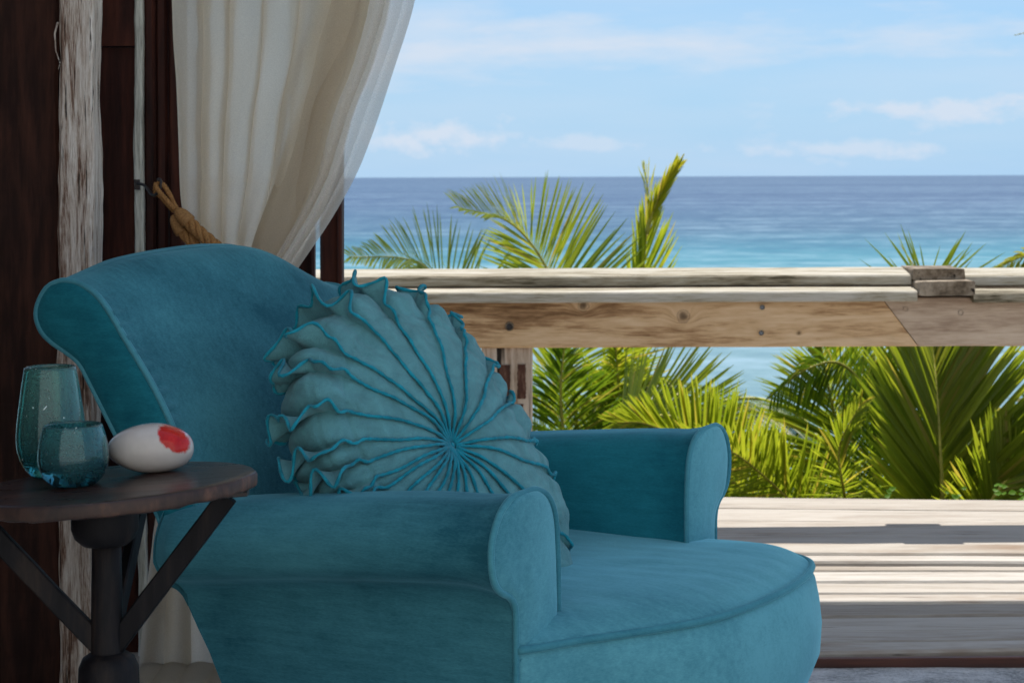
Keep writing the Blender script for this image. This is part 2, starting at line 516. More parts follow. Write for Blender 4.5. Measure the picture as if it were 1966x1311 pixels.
def glass(name, c_top, c_bot, z0, z1):
    m, t, b, out = mat(name)
    z = t.sep(t.coord())[2]
    k = t.math('DIVIDE', t.math('SUBTRACT', z, z0), z1 - z0, clamp=True)
    n = t.noise(t.coord(), 35, 4, .6, 1.2)
    k = t.math('ADD', k, t.math('MULTIPLY', t.math('SUBTRACT', n, .5), .5), clamp=True)
    t.put(b.inputs['Base Color'], t.ramp(k, [(.0, c_bot), (.35, tuple((a + b_) / 2 for a, b_ in zip(c_top, c_bot))), (.8, c_top)]))
    b.inputs['Transmission Weight'].default_value = .86
    b.inputs['Roughness'].default_value = .03
    b.inputs['IOR'].default_value = 1.45
    b.inputs['Specular IOR Level'].default_value = .6
    t.put(b.inputs['Normal'], t.bump(t.noise(t.coord(), 40, 2, .5), .10, .002))
    return m


M_G1 = glass('bubbled_teal_glass', (.26, .70, .64), (.02, .30, .34), 0, .13)
M_G2 = glass('bubbled_deep_teal_glass', (.18, .62, .64), (.008, .10, .16), 0, .07)
M_BUB, t, b, out = mat('air_bubbles_in_glass')
b.inputs['Base Color'].default_value = (.80, .97, .97, 1); b.inputs['Roughness'].default_value = .08
b.inputs['Transmission Weight'].default_value = .0; b.inputs['Specular IOR Level'].default_value = 1

# opal glass pebble with a red patch
M_PEB, t, b, out = mat('opal_glass_with_red_patch')
co = t.coord(); x, y, z = t.sep(co)
px_ = t.math('DIVIDE', t.math('SUBTRACT', x, .0335), .0205); pz_ = t.math('DIVIDE', t.math('SUBTRACT', t.math('ADD', z, t.math('MULTIPLY', x, .55)), .0635), .0165)
r = t.math('SQRT', t.math('ADD', t.math('MULTIPLY', px_, px_), t.math('MULTIPLY', pz_, pz_)))
r = t.math('ADD', r, t.math('MULTIPLY', t.math('SUBTRACT', t.noise(t.mapv(co, (2, 1, 1)), 90, 4, .6), .5), .55))
white = t.ramp(t.noise(co, 30, 3), [(.3, (.52, .48, .44)), (.7, (.62, .57, .53))])
red = t.ramp(t.noise(co, 70, 4, .6, 1), [(.3, (.42, .002, .002)), (.62, (.60, .012, .006))])
t.put(b.inputs['Base Color'], t.mix(t.ramp(r, [(.82, 1), (1.05, 0)]), white, red))
b.inputs['Roughness'].default_value = .16; b.inputs['Specular IOR Level'].default_value = .1; b.inputs['Coat Weight'].default_value = .8; b.inputs['Coat IOR'].default_value = 1.45; b.inputs['Coat Roughness'].default_value = .03
b.inputs['Subsurface Weight'].default_value = .0; b.inputs['Subsurface Radius'].default_value = (.01, .006, .005); b.inputs['Subsurface Scale'].default_value = .5
t.put(b.inputs['Normal'], t.bump(t.noise(co, 18, 2), .05, .003))

# foliage
def leafmat(name, c1, c2, tr, rough=.42, tfac=.5):
    m, t, b, out = mat(name)
    co = t.coord()
    n = t.noise(co, 2.2, 3, .6); n2 = t.noise(co, 25, 3, .6)
    gi = t.new('ShaderNodeNewGeometry').outputs['Random Per Island']
    v = t.math('ADD', t.math('MULTIPLY', n, .5), t.math('ADD', t.math('MULTIPLY', n2, .15), t.math('MULTIPLY', gi, .35)))
    c = t.ramp(v, [(.3, c1), (.7, c2)])
    c = t.mix(t.ramp(gi, [(.90, 0), (.93, .75)]), c, (.34, .27, .07))
    t.put(b.inputs['Base Color'], c)
    b.inputs['Roughness'].default_value = rough; b.inputs['Specular IOR Level'].default_value = .45
    tl = t.new('ShaderNodeBsdfTranslucent'); t.put(tl.inputs[0], t.mix(1, c, tr, 'MULTIPLY'))
    ms = t.new('ShaderNodeMixShader'); ms.inputs[0].default_value = tfac
    t.l.new(b.outputs[0], ms.inputs[1]); t.l.new(tl.outputs[0], ms.inputs[2]); t.l.new(ms.outputs[0], out.inputs[0])
    return m


M_LEAF = leafmat('palm_leaf_green', (.13, .19, .014), (.29, .34, .04), (2.2, 2.0, 1.0))
M_LEAFD = leafmat('palm_leaf_dark_green', (.06, .115, .010), (.16, .225, .018), (1.8, 1.8, 1.0))
M_LEAFY = leafmat('palm_leaf_yellow', (.24, .30, .02), (.46, .42, .04), (1.7, 1.5, 1.0))
M_RACH = flat('yellow_green_leaf_stalk', (.42, .38, .06), .5, .4, 0, 20, .3)
M_TRUNK = wood('palm_trunk_bark', [(.3, (.10, .08, .06)), (.6, (.26, .22, .17))], (1, 1, 3), 20, .9, .8)
M_BUSH = leafmat('hillside_leaf_green', (.03, .075, .012), (.12, .17, .03), (1.6, 1.6, 1.0), .55)
M_VINE = leafmat('bright_vine_leaf', (.10, .24, .012), (.20, .38, .02), (1.8, 1.8, 1.0), .5)
M_SOIL = flat('dark_hillside_soil', (.055, .06, .03), .95, .2, 0, .6, .5)

# sea
M_SEA, t, b, out = mat('tropical_sea_water')
co = t.coord(); x, y, z = t.sep(co)
yy = t.math('ADD', y, t.math('MULTIPLY', t.math('SUBTRACT', t.noise(t.mapv(co, (.0016, .004, 1)), 1, 5, .6), .5), 260))
inv = t.math('DIVIDE', 11.0 * F, t.math('MAXIMUM', yy, 20))       # how steeply the water is looked at
dep = t.math('DIVIDE', inv, 500.0)
base = t.mix(1, t.ramp(dep, [(0.0, (.050, .115, .225)), (.10, (.050, .120, .235)), (.20, (.050, .155, .255)), (.27, (.045, .235, .325)), (.34, (.060, .29, .36)), (.5, (.14, .29, .345)), (.75, (.22, .36, .40)), (1, (.24, .38, .41))]), (.60, .66, .68), 'MULTIPLY')
w1 = t.noise(t.mapv(co, (.03, .06, 1)), 1, 6, .65)
w2 = t.noise(t.mapv(co, (.25, .42, 1)), 1, 5, .65)
w3 = t.noise(t.mapv(co, (.0011, .011, 1)), 1, 4, .6)
w4 = t.noise(t.mapv(co, (.09, .14, 1)), 1, 6, .7)
wv = t.math('ADD', t.math('MULTIPLY', w1, .22), t.math('ADD', t.math('MULTIPLY', w2, .22), t.math('ADD', t.math('MULTIPLY', w3, .22), t.math('MULTIPLY', w4, .34))))
c = t.mix(t.ramp(wv, [(.42, 1), (.50, 0)]), base, t.mix(1, base, (.55, .66, .80), 'MULTIPLY'))
c = t.mix(t.ramp(wv, [(.50, 0), (.57, .55)]), c, (.26, .38, .46))
t.put(b.inputs['Base Color'], c)
b.inputs['Roughness'].default_value = .5; b.inputs['Specular IOR Level'].default_value = .15
t.put(b.inputs['Normal'], t.bump(t.noise(t.mapv(co, (.4, 1.2, 1)), 1, 5, .6), .5, .25))

# ------------------------------------------------------------------ the setting
SEA_Z = H - 11.0
sea = mesh_obj('sea', [(-60000, 30, SEA_Z), (60000, 30, SEA_Z), (60000, 90000, SEA_Z), (-60000, 90000, SEA_Z)], [(0, 1, 2, 3)], M_SEA, smooth=False, kind='structure')

# sloping hillside under the deck
V = []; nx, ny = 60, 40
for i in range(nx):
    for j in range(ny):
        X = -40 + 80 * i / (nx - 1); Y = -8 + 62 * (j / (ny - 1))
        z = -1.2 - max(0, Y - 5) * .20 - max(0, Y - 30) * .15 if Y > 5 else -1.2
        z += noise.noise(Vector((X * .2, Y * .2, 3))) * .5
        V.append((X, Y, z))
mesh_obj('hillside', V, grid_faces(nx, ny), M_SOIL, kind='structure')

# concrete floor, slightly uneven front edge at the deck
V = []; nx, ny = 160, 90
for i in range(nx):
    for j in range(ny):
        X = -5 + 10 * i / (nx - 1)
        v = j / (ny - 1); Y = 3.95 - (1 - v) ** 1.6 * 8.2
        e = sm(.9, 1, v)
        z = noise.noise(Vector((X * 3, Y * 3, 1))) * .004 + noise.noise(Vector((X * 22, Y * 22, 5))) * .0018
        Y += e * (noise.noise(Vector((X * 14, 2, 5))) * .006)
        V.append((X, Y, z))
nV = len(V)
Fc = grid_faces(nx, ny, flip=False)
mesh_obj('floor', V, Fc, M_FLOOR, kind='structure')
v, f = board_geo((-5, -.25, -.1), (5, -.25, -.1), (0, 4.2, 0), (0, 0, .085), bev=.01)
mesh_obj('floor_slab', v, f, M_FLOOR, kind='structure')

# unseen darker stone paving, added to weaken the light bounced off the floor
M_PAVE = flat('grey_bounce_paving', (.26, .25, .24), .9, .2, 0, 6, .3)
pv = thing('bounce_paving', 'unseen grey stone slabs added to weaken light bounced up from the floor', 'paving', (0, -.4, 0))
for i in range(10):
    for j in range(4):
        v, f = board_geo((-5 + i, -1.9 + j * .95, .012), (-4.015 + i, -1.9 + j * .95, .012), (0, .467, 0), (0, 0, .006), bev=.003)
        mesh_obj('slab', v, f, M_PAVE, pv, smooth=False)

# deck of fanned boards
DZ = .03
deck = thing('deck', 'bleached grey deck of long fanned boards between concrete floor and railing', 'deck', (1, 4, 0))
ys = [957, 982, 1006, 1028, 1049, 1066, 1085, 1102, 1120, 1139, 1159, 1184, 1208, 1230, 1248]
edges = [(H - DZ) * F / (y - 340) for y in ys]            # distance of each joint at x = 1.2 m
nb = len(edges) - 1


def edge_y(k, X):
    u = k / nb
    slope = -.085 + .13 * u
    return edges[k] + slope * (X - 1.2) + .0 * X


for k in range(nb):
    x0, x1 = -1.4, 3.4
    V = []; seg = 60
    g = .009 + random.random() * .003
    dz = random.uniform(-.003, .003); tilt = random.uniform(-.004, .004)
    for i in range(seg + 1):
        X = x0 + (x1 - x0) * i / seg
        ya = edge_y(k, X) - g; yb = edge_y(k + 1, X) + g
        wob = noise.noise(Vector((X * 5, k * 3.1, 0))) * .0025
        fray = noise.noise(Vector((X * 30, k * 5.1, 4))) * .0016
        z1 = DZ + dz + wob * .5
        V += [(X, ya, z1 - .006 - tilt), (X, ya + .0, z1 - .034), (X, yb, z1 - .034), (X, yb + fray, z1 - .006 + tilt), (X, yb + .005 + fray, z1 + tilt), (X, ya - .005, z1 - tilt)]
    Fc = []
    for i in range(seg):
        for q in range(6):
            q2 = (q + 1) % 6
            Fc.append((i * 6 + q, i * 6 + q2, (i + 1) * 6 + q2, (i + 1) * 6 + q))
    Fc.append(tuple(range(6))); Fc.append(tuple(range(seg * 6, seg * 6 + 6))[::-1])
    fix_normals(mesh_obj('board', V, Fc, M_DECK, deck, smooth=False))
v, f = board_geo((-1.4, 3.99, -.045), (3.4, 4.0, -.045), (0, .012, 0), (0, 0, .044), bev=.003)
v, f = join([board_geo((-1.4, 4.09, -.06), (3.4, 4.01, -.06), (0, .014, 0), (0, 0, .058), bev=.003),
             board_geo((-1.4, 5.95, -.10), (3.4, 5.62, -.10), (0, .02, 0), (0, 0, .095), bev=.003)])
v1, f1 = board_geo((-1.4, 3.925, -.03), (3.4, 3.990, -.03), (0, .008, 0), (0, 0, .0505), bev=.002)
o = mesh_obj('fascia', v1, f1, M_FASCIA, deck, smooth=False)
v, f = board_geo((-1.4, 6.05, -.3), (3.4, 5.7, -.3), (0, .02, 0), (0, 0, .29), bev=.003)
mesh_obj('fascia', v, f, M_FASCIA, deck, smooth=False)
for X in (-1.2, .3, 1.8, 3.2):
    v, f = board_geo((X, 4.15, -.06), (X, 5.55, -.06), (.025, 0, 0), (0, 0, .055), bev=.003)
    mesh_obj('joist', v, f, M_BEAM2, deck, smooth=False)

# railing
RY = 5.55
rail = thing('railing', 'weathered timber railing with double cap boards above the deck', 'railing', (.2, RY, DZ))


def zr(py, Y=RY): return H - (py - 340) / F * Y
def xr(px, Y=RY): return (px - 983) / F * Y


def lay(name, x0, x1, y0, y1, z0, z1, m, rough=.0015, seed=0, seg=50, bev=.004, skew=0.0):
    v, f = board_geo((x0, (y0 + y1) / 2, (z0 + z1) / 2), (x1, (y0 + y1) / 2, (z0 + z1) / 2), (0, (y1 - y0) / 2, 0), (0, 0, (z1 - z0) / 2), seg, bev, rough, seed)
    v = [Vector(p) + Vector((0, 0, skew * ((p[1] - y0) / (y1 - y0)))) for p in v]
    if 0:
        v = [Vector(p) + Vector((skew if (p[1] > (y0 + y1) / 2) else 0, 0, 0)) if abs(p[0] - x1) < .004 or abs(p[0] - x0) < .004 else p for p in v]
    return mesh_obj(name, v, f, m, rail, smooth=False)


xs, xe = -1.35, 3.4
b0, b1 = xr(1748), xr(1858)
# back (upper) cap board and front (lower) cap board, both interrupted at the crossing blocks
lay('cap_board', xs, b0 + .004, 5.56, 5.70, zr(531, 5.56) - .031, zr(531, 5.56), M_RAIL, .002, 1, skew=0.018)
lay('cap_board', b1 - .006, xe, 5.56, 5.70, zr(533, 5.56) - .031, zr(533, 5.56), M_RAIL, .002, 2, skew=0.018)
lay('cap_board', xs, b0 + .0, 5.46, 5.545, zr(562, 5.46) - .031, zr(562, 5.46), M_RAIL, .002, 3, skew=0.009)
lay('cap_board', b1 - .006, xe, 5.46, 5.545, zr(566, 5.46) - .030, zr(566, 5.46), M_RAIL, .002, 4, skew=0.009)
# crossing blocks with their end grain to the room
v, f = board_geo(((b0 + b1) / 2 - .003, 5.545, zr(531, 5.5) - .001), ((b0 + b1) / 2 - .003, 5.72, zr(531, 5.5) - .001), ((b1 - b0) / 2 - .006, 0, 0), (0, 0, .018), 8, .004, .006, 3)
mesh_obj('end_block', v, f, M_END, rail, smooth=False)
v, f = board_geo(((b0 + b1) / 2, 5.445, zr(558, 5.45)), ((b0 + b1) / 2, 5.60, zr(558, 5.45)), ((b1 - b0) / 2 - .003, 0, 0), (0, 0, .0215), 8, .004, .008, 8)
mesh_obj('end_block', v, f, M_END, rail, smooth=False)
# beam in two lengths, scarf joint
zt, zb = zr(574, 5.50), zr(668, 5.50)
lay('bearer', xs, xe, 5.572, 5.672, zr(578, 5.56), zr(533, 5.56) - .030, M_BEAM2, 0, 7)
ja, jb = xr(1690, 5.5), xr(1762, 5.5)


def beam(x0t, x0b, x1t, x1b, yf, m, seg=40, seed=0):
    V = []
    for i in range(seg + 1):
        u = i / seg
        wob = noise.noise(Vector((u * 9, seed, 0))) * .002
        for (yy_, dzz, top) in ((yf, 0, 1), (yf + .07, 0, 1), (yf + .07, 0, 0), (yf, .004, 0), (yf, -.0, 1)):
            pass
        xt = x0t + (x1t - x0t) * u; xb = x0b + (x1b - x0b) * u
        V += [(xt, yf + .003, zt), (xt, yf + .08, zt), (xb, yf + .08, zb), (xb, yf + .004, zb + wob), (xb + (xt - xb) * .04, yf, zb + .005 + wob), (xt - (xt - xb) * .04, yf, zt - .004)]
    Fc = []
    for i in range(seg):
        for q in range(6):
            q2 = (q + 1) % 6
            Fc.append((i * 6 + q, i * 6 + q2, (i + 1) * 6 + q2, (i + 1) * 6 + q))
    Fc += [tuple(range(6)), tuple(range(seg * 6, seg * 6 + 6))[::-1]]
    return fix_normals(mesh_obj('beam', V, Fc, m, rail, smooth=False))


beam(xs, xs, ja, jb, 5.500, M_BEAM, 60, 1)
bb = beam(ja + .002, jb + .002, xe, xe, 5.496, M_BEAM2, 40, 5)
# screws and a plugged hole
for px, py in ((1463, 592), (1461, 641), (1738, 596), (1844, 604)):
    c = P(px, py, 5.492)
    v, f = lathe_geo([(0, .0), (.006, 0), (.0075, -.0015), (.0075, -.006)], 10)
    v = [Vector((p[0], -p[2] - .001 - .0, p[1])) * 1 + Vector((c.x, 5.4955, c.z)) for p in v]
    v = [Vector((p[0], 5.4955 + (5.4955 - p[1]) * .6 + .001, p[2])) for p in v]
    mesh_obj('screw', v, f, M_SCREW, rail)
c = P(977, 627, 5.49)
ring = [Vector((c.x + .011 * math.cos(a), 5.4975, c.z + .011 * math.sin(a))) for a in [2 * PI * i / 20 for i in range(21)]]
tube('bolt_hole', ring, .0028, M_END, rail, 6)
v, f = lathe_geo([(0, 0), (.009, 0)], 14)
mesh_obj('bolt_hole', [Vector((c.x + p[0], 5.4985, c.z + p[1])) for p in v], f, M_IRON, rail)
# post under the beam
v, f = board_geo((xr(971, 5.54), 5.58, DZ + .002), (xr(971, 5.54), 5.58, zb + .0), (.0765, 0, 0), (0, .06, 0), 60, .006, .005, 4)
post = mesh_obj('post', v, f, M_RPOST, rail, smooth=False)
for (pa, pb, qa, qb) in ((956, 978, 700, 790), (992, 1008, 699, 765), (993, 1003, 775, 812)):
    xa, xb2, za, zb2 = xr(pa, 5.52), xr(pb, 5.52), zr(qb, 5.52), zr(qa, 5.52)
    V = []; nn = 18
    for i in range(nn + 1):
        z = za + (zb2 - za) * i / nn
        j1 = random.uniform(-.0015, .0015); j2 = random.uniform(-.0015, .0015)
        V += [(xa + j1, 5.5165, z), (xa + j1 + .001, 5.5135, z), (xb2 + j2 - .001, 5.5135, z), (xb2 + j2, 5.5165, z)]
    mesh_obj('paint_patch', V, grid_faces(nn + 1, 4), M_PATCH, post, smooth=False)
v, f = board_geo((xr(2250, 5.54), 5.58, DZ + .002), (xr(2250, 5.54), 5.58, zb), (.0765, 0, 0), (0, .06, 0), 30, .006, .005, 9)
mesh_obj('post', v, f, M_RPOST, rail, smooth=False)

# unseen pavilion roof: sized to shade the room, made white to bounce light
roof = thing('roof', 'unseen pavilion roof shading the room, made white to bounce light', 'roof', (0, 4, 2.5))
v, f = board_geo((-1.9, 4.24, 2.6), (1.72, 4.24, 2.6), (0, 1.34, 0), (0, 0, .05), bev=.01)
mesh_obj('roof_panel', v, f, M_ROOF, roof, smooth=False)

M_STUCCO = flat('pale_bounce_stucco', (.80, .785, .75), .9, .1, 0, 12, .05)
hw = thing('bounce_wall', 'unseen pale stucco wall added behind the viewer to bounce light inside', 'wall', (0, -2.4, 0))  # added out of view as a sunlit bounce surface for the shaded room
v, f = board_geo((-5, -2.5, 2.8), (5, -2.5, 2.8), (0, .1, 0), (0, 0, 2.8), bev=.01)
mesh_obj('plaster', v, f, M_STUCCO, hw, smooth=False)


# ------------------------------------------------------------------ timber wall and posts, left
WY = 4.0


def upright(name, label, cat, pxa, pxb, Yf, depth, m, rough=.004, seed=0, seg=140, z0=0.0, z1=2.54, lean=0.0, group=None, part=None, parent=None, bev=.006):
    xa = (pxa - 983) / F * Yf; xb = (pxb - 983) / F * Yf
    c = (xa + xb) / 2
    v, f = board_geo((c, Yf + depth / 2, z0), (c + lean, Yf + depth / 2, z1), ((xb - xa) / 2, 0, 0), (0, depth / 2, 0), seg, bev, rough, seed)
    if part:
        return mesh_obj(part, v, f, m, parent, smooth=False)
    o = thing(name, label, cat, (c, Yf + depth / 2, z0), group=group)
    mesh_obj('timber', v, f, m, o, smooth=True)
    return o


big = thing('timber_post', 'broad dark stained timber post at the far left edge', 'post', (-1.15, 3.8, 0))
upright('', '', '', -260, 113, 3.72, .2, M_POST, .007, 2, part='timber', parent=big)
wp = thing('weathered_plank', 'pale rough weathered plank beside the broad dark post', 'plank', (-.87, 3.7, 0))
upright('', '', '', 106, 170, 3.68, .10, M_WORN, .008, 5, seg=260, part='plank', parent=wp, lean=.014)
# splinter hanging on the plank
tube('splinter', [P(112, 40, 3.66), P(106, 62, 3.655), P(108, 95, 3.66), P(116, 118, 3.67), P(113, 130, 3.66)], lambda u: .0022 * (1 - u * .7), M_WORN, wp, 5)
wl = thing('timber_wall', 'dark red brown boarded wall between weathered plank and curtain', 'wall', (-.75, WY, 0))
upright('', '', '', 168, 264, WY - .02, .06, M_BOARD, .004, 7, part='board', parent=wl, z1=H + 250 / F * WY)
upright('', '', '', 168, 266, WY - .035, .06, M_BOARD, .003, 8, part='board', parent=wl, z0=H + 252 / F * WY, seg=40)
upright('', '', '', 277, 298, WY - .03, .06, M_BOARD, .0015, 9, part='board', parent=wl)
upright('', '', '', 299, 322, WY - .022, .06, M_BOARD, .0015, 10, part='board', parent=wl)
upright('', '', '', 323, 352, WY - .035, .06, M_BOARD, .0015, 11, part='board', parent=wl)
gs = thing('weathered_strip', 'thin grey weathered strip of wood on the dark wall', 'strip', (-.81, WY - .05, 0))
upright('', '', '', 261, 277, WY - .05, .05, M_GREY, .006, 12, seg=260, part='strip', parent=gs, lean=-.006, bev=.004)
dp = thing('door_post', 'dark brown post behind the lower edge of the curtain', 'post', (-.4, 4.2, DZ))
upright('', '', '', 613, 655, 4.2, .05, M_BOARD, .001, 13, part='timber', parent=dp, z0=DZ + .004)
upright('', '', '', 647, 656, 4.185, .06, M_BOARD, .001, 14, part='rebate_strip', parent=dp, z0=DZ + .004)
dq = thing('door_jamb', 'narrow dark jamb half hidden by the bottom of the curtain', 'post', (-.47, 4.3, DZ))
upright('', '', '', 556, 602, 4.3, .05, M_BOARD, .001, 15, part='timber', parent=dq, z0=DZ + .004)

sw = thing('shade_wall', 'unseen dark boarded wall added left of the frame to darken that side', 'wall', (-1.6, 2, 0))  # unseen wall, added to hold light off the left side
for k in range(10):
    ya = .7 + k * .30
    v, f = board_geo((-1.55 + random.uniform(-.004, .004), ya + .15, 0), (-1.55, ya + .15, 2.5), (0, .147, 0), (.02, 0, 0), 1, .004)
    mesh_obj('board', v, f, M_BOARD, sw, smooth=False)

# ------------------------------------------------------------------ curtain
CY = 3.90
Lc = [(-420, 318), (-200, 326), (0, 331), (120, 338), (230, 343), (330, 346), (400, 350), (460, 362), (520, 392), (580, 420), (660, 405), (760, 360), (880, 320), (1000, 294), (1150, 276), (1280, 264)]
Rc = [(-420, 850), (-200, 830), (0, 800), (60, 783), (120, 762), (170, 746), (230, 726), (290, 704), (340, 683), (380, 660), (420, 637), (455, 613), (490, 588), (530, 560), (600, 520), (700, 520), (850, 560), (1000, 590), (1280, 620)]


RA = [(-420, 700), (0, 722), (60, 700), (120, 690), (180, 662), (230, 640), (300, 628), (380, 600), (440, 566), (490, 535), (560, 500)]


def lerp_tab(tab, y):
    if y <= tab[0][0]: return tab[0][1]
    for (a, va), (b_, vb) in zip(tab, tab[1:]):
        if y <= b_:
            u = (y - a) / (b_ - a); return va + (vb - va) * u
    return tab[-1][1]


curtain = thing('curtain', 'sheer cream curtain gathered to the left by a golden rope', 'curtain', (-.45, CY, 0))
# folds: irregular heights across the cloth
rf = random.Random(11)
foldpos = []
u = 0
while u < 1.02:
    foldpos.append((u, rf.uniform(.5, 1.0))); u += rf.choice([.03, .045, .07, .11, .16])


def fold(u, y):
    """depth of the cloth at u across, photo height y: rounded folds with sharp valleys"""
    uu = u + .012 * math.sin(y * .006 + 3 * u) * (1 - u)
    for (a, ha), (b_, hb) in zip(foldpos, foldpos[1:]):
        if uu < b_:
            t_ = (uu - a) / (b_ - a)
            return (ha * (1 - t_) + hb * t_) * (abs(math.sin(PI * t_)) ** .8)
    return 0


nu, nv = 240, 150
V = []
for i in range(nu):
    u = i / (nu - 1)
    for j in range(nv):
        y = -420 + 1790 * j / (nv - 1)
        l, r_ = lerp_tab(Lc, y), lerp_tab(Rc, y)
        # smooth tables
        rs_ = sm(600, 500, y)
        r_cut = sum(lerp_tab(RA, y + q) for q in (-40, 0, 40)) / 3 + 34
        l = (l + lerp_tab(Lc, y - 25) + lerp_tab(Lc, y + 25)) / 3; r_ = (r_ + lerp_tab(Rc, y - 25) + lerp_tab(Rc, y + 25)) / 3
        r_ = r_ + (min(r_, r_cut) - r_) * rs_
        x = l + (r_ - l) * u
        # threads run down; compress to the right side near the top (loose swag)
        wdt = (r_ - l) / 470
        amp = .020 + .022 * sm(1.0, .35, wdt) 
        dd = fold(u, y) * amp * 1.5
        e_ = .004
        sl = (fold(min(1, u + e_), y) - fold(max(0, u - e_), y)) / (2 * e_)
        x += -sl * .55 * sm(0, .06, u) * sm(1, .94, u)
        if u > .6:
            dd += .035 * sm(.6, 1, u) * math.sin((y + 80) * .0085 + u * 5)
        yy_ = CY - dd + noise.noise(Vector((u * 9, y * .006, 2))) * .012
        pz = H - (y - 340) / F * CY
        if y > 1288: yy_ -= (y - 1288) * .0028
        V.append(((x - 983) / F * CY + noise.noise(Vector((u * 30, y * .01, 9))) * .002, yy_, max(pz, .012 + (fold(u, y) * .03 + u * .02 if y > 1285 else 0))))
o = mesh_obj('cloth', V, grid_faces(nu, nv, flip=True), [M_CURT, M_CURT2], curtain)
for q in o.data.polygons:
    if q.index // (nv - 1) > nu * .97: q.material_index = 1
# turned right-hand swag layer in front, sweeping down to the left
V = []; nu2, nv2 = 60, 110
for i in range(nu2):
    u = i / (nu2 - 1)
    for j in range(nv2):
        y = -420 + 980 * j / (nv2 - 1)
        l = sum(lerp_tab(RA, y + q) for q in (-40, 0, 40)) / 3; r_ = sum(lerp_tab(Rc, y + q) for q in (-25, 0, 25)) / 3
        x = l + (r_ - l) * u
        dd = .022 * abs(math.sin(u * PI * 2.6 + y * .002)) ** .8 + .02 * math.sin(u * PI)
        V.append(((x - 983) / F * CY + (.001 if u == 1 else 0), CY - .055 - dd + .05 * (u ** 6), H - (y - 340) / F * CY))
mesh_obj('hem', V, grid_faces(nu2, nv2, flip=True), M_CURT2, curtain)
v, f = tube_geo([(-.95, CY, 2.47), (.2, CY, 2.47)], .014, 12)
rod = tag(mesh_obj('curtain_rod', v, f, M_IRON), 'dark rod under the roof that carries the cream curtain', 'curtain rod')


# ------------------------------------------------------------------ rope tieback and hook
def rope_geo(path, R, strands=3, pitch=.03, n=90, sides=6):
    path = cr(path, n); parts = []
    L = sum((path[i + 1] - path[i]).length for i in range(n - 1))
    for s in range(strands):
        pts = []
        up = Vector((0, -1, 0))
        for i in range(n):
            t_ = (path[min(n - 1, i + 1)] - path[max(0, i - 1)]).normalized()
            a1 = (up - t_ * up.dot(t_)).normalized(); a2 = t_.cross(a1)
            a = 2 * PI * (L * i / (n - 1) / pitch + s / strands)
            pts.append(path[i] + a1 * math.cos(a) * R * .58 + a2 * math.sin(a) * R * .58)
        parts.append(tube_geo(pts, R * .48, sides))
    return join(parts)


RYY = 3.84
tb = thing('tieback_rope', 'golden brown tasselled rope holding back the cream curtain', 'curtain tieback', P(340, 410, RYY))
for pth in ([P(299, 350, RYY), P(303, 362, RYY - .012), P(318, 380, RYY - .015), P(330, 395, RYY - .01), P(338, 403, RYY)],
            [P(304, 346, RYY), P(315, 354, RYY - .005), P(326, 372, RYY - .005), P(333, 388, RYY), P(342, 402, RYY)],
            [P(299, 350, RYY), P(298, 366, RYY + .01), P(308, 374, RYY + .01), P(322, 390, RYY + .005), P(335, 404, RYY + .002)]):
    v, f = rope_geo(pth, .0052, 3, .018, 60)
    mesh_obj('loop_cord', v, f, M_ROPE, tb)
for (a, b_, R) in ((P(337, 399, RYY - .01), P(362, 424, RYY - .015), .0155), (P(331, 410, RYY + .01), P(350, 443, RYY + .005), .0155)):
    # wrapped head: a ribbed bell
    ax = (b_ - a).normalized(); a1 = Vector((0, -1, 0)); a1 = (a1 - ax * a1.dot(ax)).normalized(); a2 = ax.cross(a1)
    V = []; nr = 64; prof = [(0.0, .0), (.35, .03), (.66, .16), (.86, .36), (.97, .6), (1, .85), (1.0, .98), (.9, 1.0), (.5, 1.0)]
    for i in range(nr):
        an = 2 * PI * i / nr
        for rr, tt in prof:
            r2 = R * rr * (1 + (.035 if i % 2 else -.02))
            V.append(a + ax * (b_ - a).length * tt * 1.05 + a1 * math.cos(an) * r2 + a2 * math.sin(an) * r2)
    mesh_obj('wrapped_head', V, grid_faces(nr, len(prof), True), M_ROPE2, tb)
for pth, R in (([P(358, 420, RYY - .012), P(378, 440, RYY - .02), P(400, 459, RYY - .025), P(440, 492, RYY - .03), P(500, 530, RYY - .03), P(556, 560, RYY + .02)], .0135),
               ([P(347, 438, RYY + .006), P(362, 455, RYY + .0), P(385, 478, RYY - .005), P(430, 515, RYY - .01), P(500, 550, RYY), P(550, 570, RYY + .04)], .0125)):
    v, f = rope_geo(pth, R, 4, .085, 120, 10)
    mesh_obj('thick_rope', v, f, M_ROPE, tb)
hk = thing('iron_hook', 'curved dark iron hook screwed into the wall above the rope', 'hook', P(290, 355, 3.92))
tube('hook_arm', cr([P(262, 350, 3.945), P(275, 352, 3.92), P(283, 360, 3.90), P(290, 370, 3.87), P(298, 372, 3.85), P(306, 362, 3.835), P(309, 350, 3.832), P(308, 343, 3.835), P(304, 341, 3.84)], 40), .0032, M_IRON, hk, 8)
v, f = board_geo(P(263, 342, 3.945), P(264, 362, 3.945), (.006, 0, 0), (0, .004, 0), 4, .002)
mesh_obj('hook_plate', v, f, M_IRON, hk, smooth=False)
fix = [mesh_obj('finial', *lathe_geo([(0, -.005), (.004, -.003), (.005, 0), (.004, .003), (0, .005)], 12, P(305, 343, 3.838)), M_IRON, hk)]

# ------------------------------------------------------------------ armchair (local: x forward, y to its far side, z up)
chair = thing('armchair', 'large teal velvet armchair with rolled arms and scrolled back on the concrete floor', 'armchair', (.013, 2.7, 0), math.atan2(-.444, .896), world=False)

